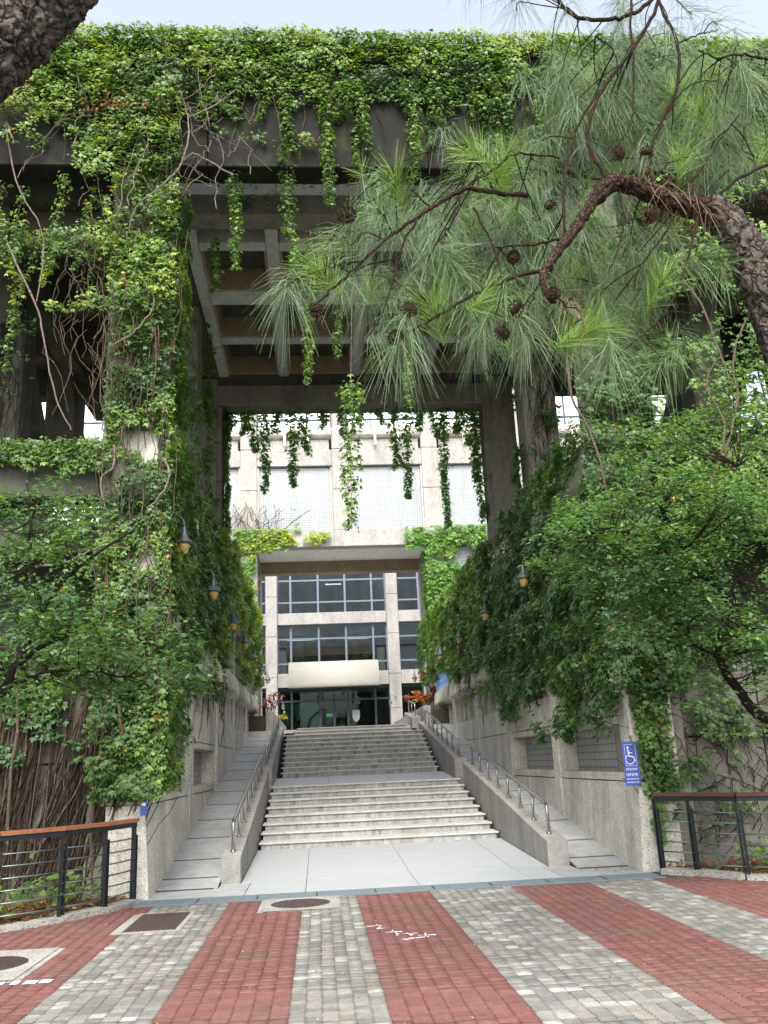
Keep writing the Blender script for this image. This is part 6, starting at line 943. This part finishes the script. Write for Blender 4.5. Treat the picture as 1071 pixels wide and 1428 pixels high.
TREE_R = [[3.16,9.98,4.2],[5.11,10.33,4.43],[3.92,9.96,3.96],[4.65,9.3,4.29],[4.18,9.33,3.57],[3.95,10.15,4.58],[4.28,9.47,4.26],[5.07,10.48,3.96],[4.31,9.72,3.85],[3.8,9.4,4.52],[4.69,10.47,4.11],[4.56,10.27,4.38],[4.0,9.98,3.89],[4.44,9.26,3.66],[4.7,9.73,3.5],[4.03,10.43,4.62],[4.17,9.51,4.61],[3.62,10.09,4.03],[4.25,9.83,4.27],[4.28,10.1,4.03],[5.2,10.76,4.29],[4.49,10.56,4.27],[4.35,9.79,3.62],[4.16,9.58,3.8],[4.65,9.41,4.38],[4.35,9.71,4.6],[4.21,10.64,4.34],[4.04,9.87,4.56],[3.87,10.23,4.41],[3.83,9.62,4.48],[4.69,9.39,4.24],[4.27,9.7,3.49],[4.6,10.71,4.44],[3.66,10.1,4.25],[4.77,9.87,3.78],[5.34,10.51,4.27],[3.51,9.32,4.35],[4.97,10.03,4.55],[4.55,9.85,3.8],[3.21,9.33,3.57],[4.52,9.28,4.14],[3.33,9.71,4.0],[4.69,9.79,4.08],[5.55,10.28,4.13],[5.14,10.2,4.12],[3.9,9.58,3.58],[3.64,9.41,3.74],[4.42,10.79,4.25],[5.01,9.59,4.23],[3.11,9.5,3.79],[5.3,9.95,4.12],[3.07,9.51,3.99],[4.67,9.93,4.6],[4.02,9.92,4.15],[4.5,10.64,4.18],[2.91,9.32,3.81],[4.77,10.48,4.2],[4.5,10.62,3.73],[4.3,9.43,4.13],[4.53,10.41,4.75],[4.47,10.42,4.79],[3.81,10.34,4.2],[4.5,9.51,3.5],[3.76,9.36,3.68],[3.43,9.55,4.05],[3.45,9.74,4.34],[4.08,9.43,4.4],[4.55,9.31,4.12],[4.36,9.58,4.56],[4.36,9.33,3.61],[4.33,10.49,3.8],[4.44,10.11,4.42],[3.11,9.38,3.64],[3.81,9.72,4.36],[4.44,10.48,4.6],[3.3,9.87,4.37],[4.8,10.4,4.5],[3.54,9.3,4.04],[4.24,10.3,4.15],[2.97,9.3,3.96],[4.9,9.35,4.24],[4.56,10.26,4.01],[3.46,9.62,3.73],[3.41,9.44,4.31],[3.56,9.79,3.81],[5.09,10.27,4.32],[4.33,9.31,3.57],[4.62,9.28,4.23],[3.21,9.48,3.74],[4.49,9.66,3.87],[4.99,10.08,4.11],[5.22,10.46,4.24],[3.89,9.79,3.74],[3.57,9.94,4.29],[3.62,9.64,4.34],[4.79,10.55,4.39],[4.75,9.73,4.57],[3.23,9.23,3.86],[2.93,9.89,3.85],[3.42,9.41,3.84],[3.17,9.21,3.54],[3.8,9.31,3.92],[3.79,9.56,3.66],[3.59,10.02,4.17],[3.28,9.97,4.12],[3.33,9.22,3.94],[3.96,9.88,3.61],[3.22,9.98,4.21],[3.55,10.13,4.38],[3.51,9.36,3.83],[3.17,9.98,4.22],[3.94,10.1,3.98],[4.05,9.98,4.02],[3.64,9.4,4.22],[3.07,9.42,3.68],[3.19,9.46,3.49],[3.82,9.68,3.5],[3.29,9.6,3.49],[3.47,9.54,3.81],[3.03,9.43,3.97],[3.31,9.81,4.33],[3.17,9.47,3.42],[3.02,9.21,3.78],[3.19,9.28,4.08],[2.83,9.28,3.96],[3.16,9.39,3.5],[3.05,9.71,3.97],[4.07,10.1,3.95],[3.87,9.48,3.71],[3.27,9.37,3.81],[3.43,9.26,3.84],[4.17,9.87,3.91],[2.95,9.58,3.71],[3.06,9.27,3.99],[3.23,9.52,4.09],[3.19,9.88,3.77],[3.29,9.66,3.89],[5.18,10.0,2.74],[5.34,10.37,2.88],[5.15,9.83,3.71],[5.37,10.25,3.07],[5.08,9.8,3.15],[5.21,10.2,2.73],[4.76,9.52,3.71],[5.11,9.81,3.6],[5.01,10.43,2.91],[5.11,10.27,3.18],[4.51,9.47,3.49],[4.61,10.15,3.85],[4.72,10.16,3.6],[4.85,10.11,4.11],[4.5,9.77,2.74],[5.03,9.9,3.02],[4.93,10.23,2.63],[5.2,9.93,4.08],[5.26,9.92,3.24],[4.8,10.49,2.73],[4.5,9.83,3.37],[4.61,9.94,3.84],[4.7,9.99,3.15],[4.99,9.54,4.08],[4.44,9.54,3.15],[4.58,9.53,2.87],[5.31,9.78,3.26],[5.08,10.11,2.9],[5.08,10.08,2.69],[4.84,9.72,3.16],[5.25,9.94,3.32],[4.83,9.98,2.65],[5.01,9.51,3.32],[5.28,10.59,2.95],[4.92,10.02,4.15],[4.57,9.46,3.28],[5.14,9.59,2.95],[5.21,9.62,3.16],[4.61,9.65,3.9],[4.92,10.01,3.58],[5.2,9.88,4.26],[4.94,9.45,2.79],[4.78,9.49,2.57],[5.18,10.07,3.11],[4.74,10.0,3.89],[4.59,9.61,2.55],[4.51,9.78,3.72],[5.08,9.92,2.9],[4.86,10.11,3.36],[4.71,9.77,2.65],[4.68,10.16,3.09],[4.82,9.54,4.13],[4.52,9.75,3.91],[5.48,10.2,4.18],[5.09,10.36,3.18],[4.74,10.36,2.6],[5.32,9.91,3.04],[4.88,10.25,2.86],[4.54,10.02,2.2],[5.0,9.66,2.79],[5.14,9.74,2.62],[5.0,9.7,2.16],[4.82,9.62,2.47],[4.89,9.89,2.83],[5.04,10.1,2.35],[4.51,10.03,2.28],[4.7,9.63,2.64],[4.7,10.02,2.8],[5.08,9.81,2.85],[5.0,10.25,3.03],[4.81,10.14,2.4],[4.9,10.37,2.83],[4.79,9.69,2.62],[5.12,9.73,2.72],[4.9,9.47,2.58],[4.81,10.22,2.43],[4.95,9.5,2.93],[4.96,10.28,2.61],[4.91,9.78,2.75],[4.96,9.54,2.25],[4.86,9.46,2.71],[5.0,9.65,2.72],[4.75,9.77,2.99],[4.58,9.79,2.48],[4.57,10.08,2.21],[5.15,9.88,2.5],[5.1,10.18,2.38],[4.68,10.23,2.92],[5.11,9.84,2.62],[5.2,10.08,2.85],[5.23,10.07,2.45],[5.29,9.93,2.57],[4.96,9.9,2.01],[4.43,10.01,2.44],[4.27,11.04,5.57],[4.51,9.82,4.76],[4.38,9.95,5.04],[4.59,11.0,5.18],[4.76,10.34,4.69],[3.82,9.83,4.79],[4.94,10.72,5.71],[4.33,11.04,5.25],[5.19,10.86,5.71],[4.99,9.98,5.1],[4.86,10.37,4.75],[4.61,10.38,5.42],[4.51,10.51,4.86],[4.79,10.26,5.45],[4.79,10.11,5.43],[4.07,9.89,5.15],[4.51,10.41,5.56],[5.0,10.77,5.58],[5.11,10.05,4.68],[4.58,10.2,4.81],[4.34,9.89,5.21],[4.2,10.34,5.25],[4.43,10.35,4.97],[5.0,10.92,5.63],[4.61,10.18,4.74],[4.07,10.29,4.7],[5.66,10.0,5.53],[6.19,10.75,5.7],[6.22,10.88,5.62],[5.47,9.89,4.71],[5.45,10.34,4.37],[5.45,9.95,5.92],[5.92,10.4,5.92],[5.12,9.81,5.57],[5.14,9.88,4.99],[5.19,10.15,4.66],[6.26,11.07,6.09],[5.42,10.11,5.96],[3.81,9.98,3.16],[3.97,10.09,3.16],[4.32,9.56,3.07],[4.28,10.19,3.5],[3.91,9.97,3.1],[3.28,9.55,3.09],[3.81,9.82,3.27],[4.07,9.54,2.99],[4.27,10.18,3.51],[4.36,9.87,3.42],[3.79,9.55,2.98],[4.1,9.77,2.86],[4.24,10.18,3.42],[3.66,9.87,3.01],[4.57,9.97,3.11],[4.33,9.47,3.08],[3.58,9.9,2.86],[4.12,9.62,3.41],[4.15,10.14,3.28],[3.72,9.44,2.88],[4.26,9.87,3.16],[3.55,9.53,2.84],[3.5,9.51,2.85],[4.21,10.04,2.8],[3.93,10.0,3.19]]
t1 = Plant('broadleaf_tree', (6.6, 10.2, 0), 'feathery bright green tree behind the dark-railed fence', 'tree')
sk = [([(6.6, 10.2, -.05), (6.3, 10.2, 1.4), (5.243, 10.200, 1.842), (4.929, 10.100, 2.135), (4.674, 10.000, 2.573), (4.826, 9.900, 3.067), (4.826, 9.900, 3.237), (4.571, 9.800, 3.464), (4.332, 9.700, 3.535), (4.341, 9.700, 3.844)], .075, .02), ([(4.674, 10.000, 2.573), (4.283, 9.800, 2.727), (4.244, 9.700, 2.919), (4.402, 9.700, 3.079)], .022, .012), ([(4.826, 9.900, 3.237), (5.180, 10.000, 3.718), (5.412, 10.100, 4.281), (5.385, 10.200, 4.973)], .025, .012), ([(4.571, 9.800, 3.464), (4.046, 9.600, 3.741), (3.611, 9.500, 3.940), (3.201, 9.500, 4.035)], .02, .009), ([(4.332, 9.700, 3.535), (4.232, 9.900, 4.252), (3.963, 10.000, 4.652)], .018, .008)]
rg = np.random.default_rng(5)
leafy_tree(t1, sk, TREE_R, (.045, .09), (G_BLUE, G_MID, ((.07, .165, .055), (.14, .26, .10))), (.35, .7), 62)
TREE_L = [[-2.7,9.65,3.77],[-2.75,9.52,4.25],[-3.02,9.71,3.23],[-3.36,10.2,4.19],[-2.8,10.07,3.26],[-2.82,9.27,3.03],[-2.64,9.38,3.13],[-3.41,9.42,3.71],[-3.73,10.09,3.66],[-3.56,10.17,3.91],[-3.56,9.98,3.7],[-3.36,9.73,4.36],[-2.61,9.45,3.31],[-3.21,10.28,3.26],[-2.73,9.64,3.96],[-2.78,9.4,3.14],[-2.49,9.79,3.45],[-3.65,10.04,4.29],[-2.81,9.65,3.19],[-2.93,9.57,3.81],[-3.31,9.24,4.15],[-2.67,9.89,3.28],[-2.92,9.48,3.64],[-3.43,9.73,3.47],[-2.8,9.89,3.2],[-2.87,10.0,4.48],[-3.07,9.25,3.31],[-2.76,9.91,4.07],[-3.12,10.05,3.18],[-3.2,10.07,3.65],[-3.21,10.37,3.37],[-2.96,9.73,3.26],[-3.38,10.34,4.5],[-3.18,9.52,4.69],[-3.02,9.62,4.61],[-3.01,10.12,4.62],[-3.1,10.53,4.84],[-3.52,10.1,4.76],[-3.54,9.91,4.3],[-3.34,9.82,4.6],[-3.41,9.57,4.57],[-3.03,10.18,4.55],[-3.47,10.45,4.78],[-3.1,10.15,4.5],[-2.77,9.56,3.87],[-2.96,9.76,4.38],[-2.9,10.04,4.1],[-2.68,9.53,4.0],[-3.15,9.87,4.03],[-3.19,10.11,4.11],[-3.46,10.59,4.76],[-3.1,9.72,3.92],[-3.2,9.5,2.79],[-3.02,9.64,3.24],[-2.95,9.41,2.98],[-2.08,9.33,2.83],[-2.89,9.77,3.12],[-2.75,9.87,2.64],[-2.5,9.38,2.88],[-2.37,9.32,2.99],[-2.57,9.2,2.95],[-2.0,9.17,2.97],[-2.61,9.97,3.22],[-3.08,9.3,3.05],[-2.01,9.47,3.3],[-2.14,9.14,2.78],[-2.49,9.58,3.08],[-2.87,9.63,2.76],[-2.75,9.92,3.07],[-2.17,9.01,2.8],[-3.16,9.38,3.17],[-3.02,9.06,3.14],[-1.99,9.85,3.02],[-2.17,9.57,2.87],[-2.66,9.26,2.97],[-2.31,9.88,3.05],[-2.19,9.45,2.83],[-3.04,9.35,2.73],[-2.38,9.34,3.37],[-2.29,9.43,2.66],[-3.21,9.9,3.43],[-2.37,9.81,3.28],[-2.65,9.54,2.59],[-2.77,9.87,3.08],[-2.47,9.78,2.86],[-1.85,9.18,2.58],[-2.1,9.26,2.91],[-1.61,9.38,2.91],[-2.38,9.53,2.99],[-2.23,9.26,2.98],[-2.19,9.42,3.02],[-2.12,9.63,3.07],[-2.03,9.62,3.13],[-2.14,9.46,2.49],[-2.28,9.78,2.49],[-2.0,9.2,2.81],[-1.95,9.37,2.66],[-2.11,9.64,2.51],[-1.84,9.19,3.08],[-1.68,9.15,2.57],[-2.23,9.18,3.09],[-2.13,9.3,2.66],[-1.59,9.69,2.71],[-1.67,9.55,2.52],[-1.76,9.39,2.5],[-1.58,9.49,2.64],[-2.4,9.06,2.79],[-1.8,9.5,2.71],[-1.64,9.38,2.69],[-1.74,9.48,2.76],[-1.73,9.06,2.64],[-2.06,9.09,2.68],[-2.1,9.68,3.19],[-1.51,9.07,2.81],[-3.44,9.73,2.8],[-3.33,9.22,2.65],[-2.73,9.48,2.51],[-3.23,9.76,2.42],[-2.8,9.74,2.54],[-2.58,9.44,2.52],[-3.36,9.88,2.47],[-2.89,9.28,2.5],[-3.38,9.81,2.69],[-2.85,9.33,2.47],[-3.34,9.52,2.76],[-3.14,9.29,2.47],[-2.85,9.49,2.32],[-2.82,9.69,2.54]]
t2 = Plant('broadleaf_tree', (-5.2, 9.4, 0), 'dark-branched leafy tree in front of the slot window tower', 'tree')
sk = [([(-5.2, 9.4, -.05), (-4.9, 9.5, 1.0), (-3.455, 9.600, 2.287), (-3.193, 9.600, 2.685), (-2.936, 9.600, 3.288), (-2.610, 9.700, 3.775), (-2.022, 9.800, 4.240)], .07, .012), ([(-3.193, 9.600, 2.685), (-2.767, 9.600, 2.973), (-2.221, 9.500, 3.018), (-1.673, 9.400, 2.834)], .03, .01), ([(-2.936, 9.600, 3.288), (-3.156, 9.700, 3.871), (-3.154, 9.800, 4.563)], .025, .01), ([(-3.455, 9.600, 2.287), (-2.975, 9.400, 2.546), (-2.446, 9.300, 2.590), (-2.009, 9.300, 2.501)], .025, .008)]
leafy_tree(t2, sk, TREE_L, (.045, .095), (G_BLUE, G_BLUE, G_MID), (.35, .65), 46)
# trees seen through the open towers
def far_tree(x, y, z0, h, r_, label):
    p_ = Plant('broadleaf_tree', (x, y, z0), label, 'tree'); MB().tube([(x, y, z0), (x + .2, y, z0 + h * .5), (x, y + .2, z0 + h * .85)], [.22, .15, .06], 8).build('trunk', 'dark_twig', p_.o, True); n = 5200; c = rng.normal(0, 1, (60, 3)); c = nrm(c) * rng.uniform(.5, 1, (60, 1)) * (r_, r_, h * .32) + (x, y, z0 + h * .68); P = c[rng.integers(0, 60, n)] + rng.normal(0, .28, (n, 3))
    for k in range(14): p_.stem([(x + .1, y, z0 + h * .5), tuple(c[k])], [.05, .015], 5, 'dark_twig')
    p_.leaves(P, rng.normal(0, .4, P.shape) + (0, -.3, 1), rng.normal(0, .7, P.shape), rng.uniform(.16, .3, n), palette(P, (G_LITE, G_FAR, G_YEL), .8, 0)); p_.done(OVAL, 'leaf', 'crown', 'branch')
far_tree(-8.2, 24.5, 0, 11.5, 2.4, 'sunlit tree seen through the open slot window tower'); far_tree(11.5, 23.5, 0, 12.5, 2.8, 'sunlit tree seen beyond the round column'); far_tree(11.2, 19.0, 0, 12.5, 2.2, 'slender sunlit tree just past the round column'); far_tree(14.5, 26, 0, 12, 2.8, 'second sunlit tree beyond the round column at the picture edge'); far_tree(-11.5, 27, 0, 12, 2.6, 'second sunlit tree behind the slot window tower')
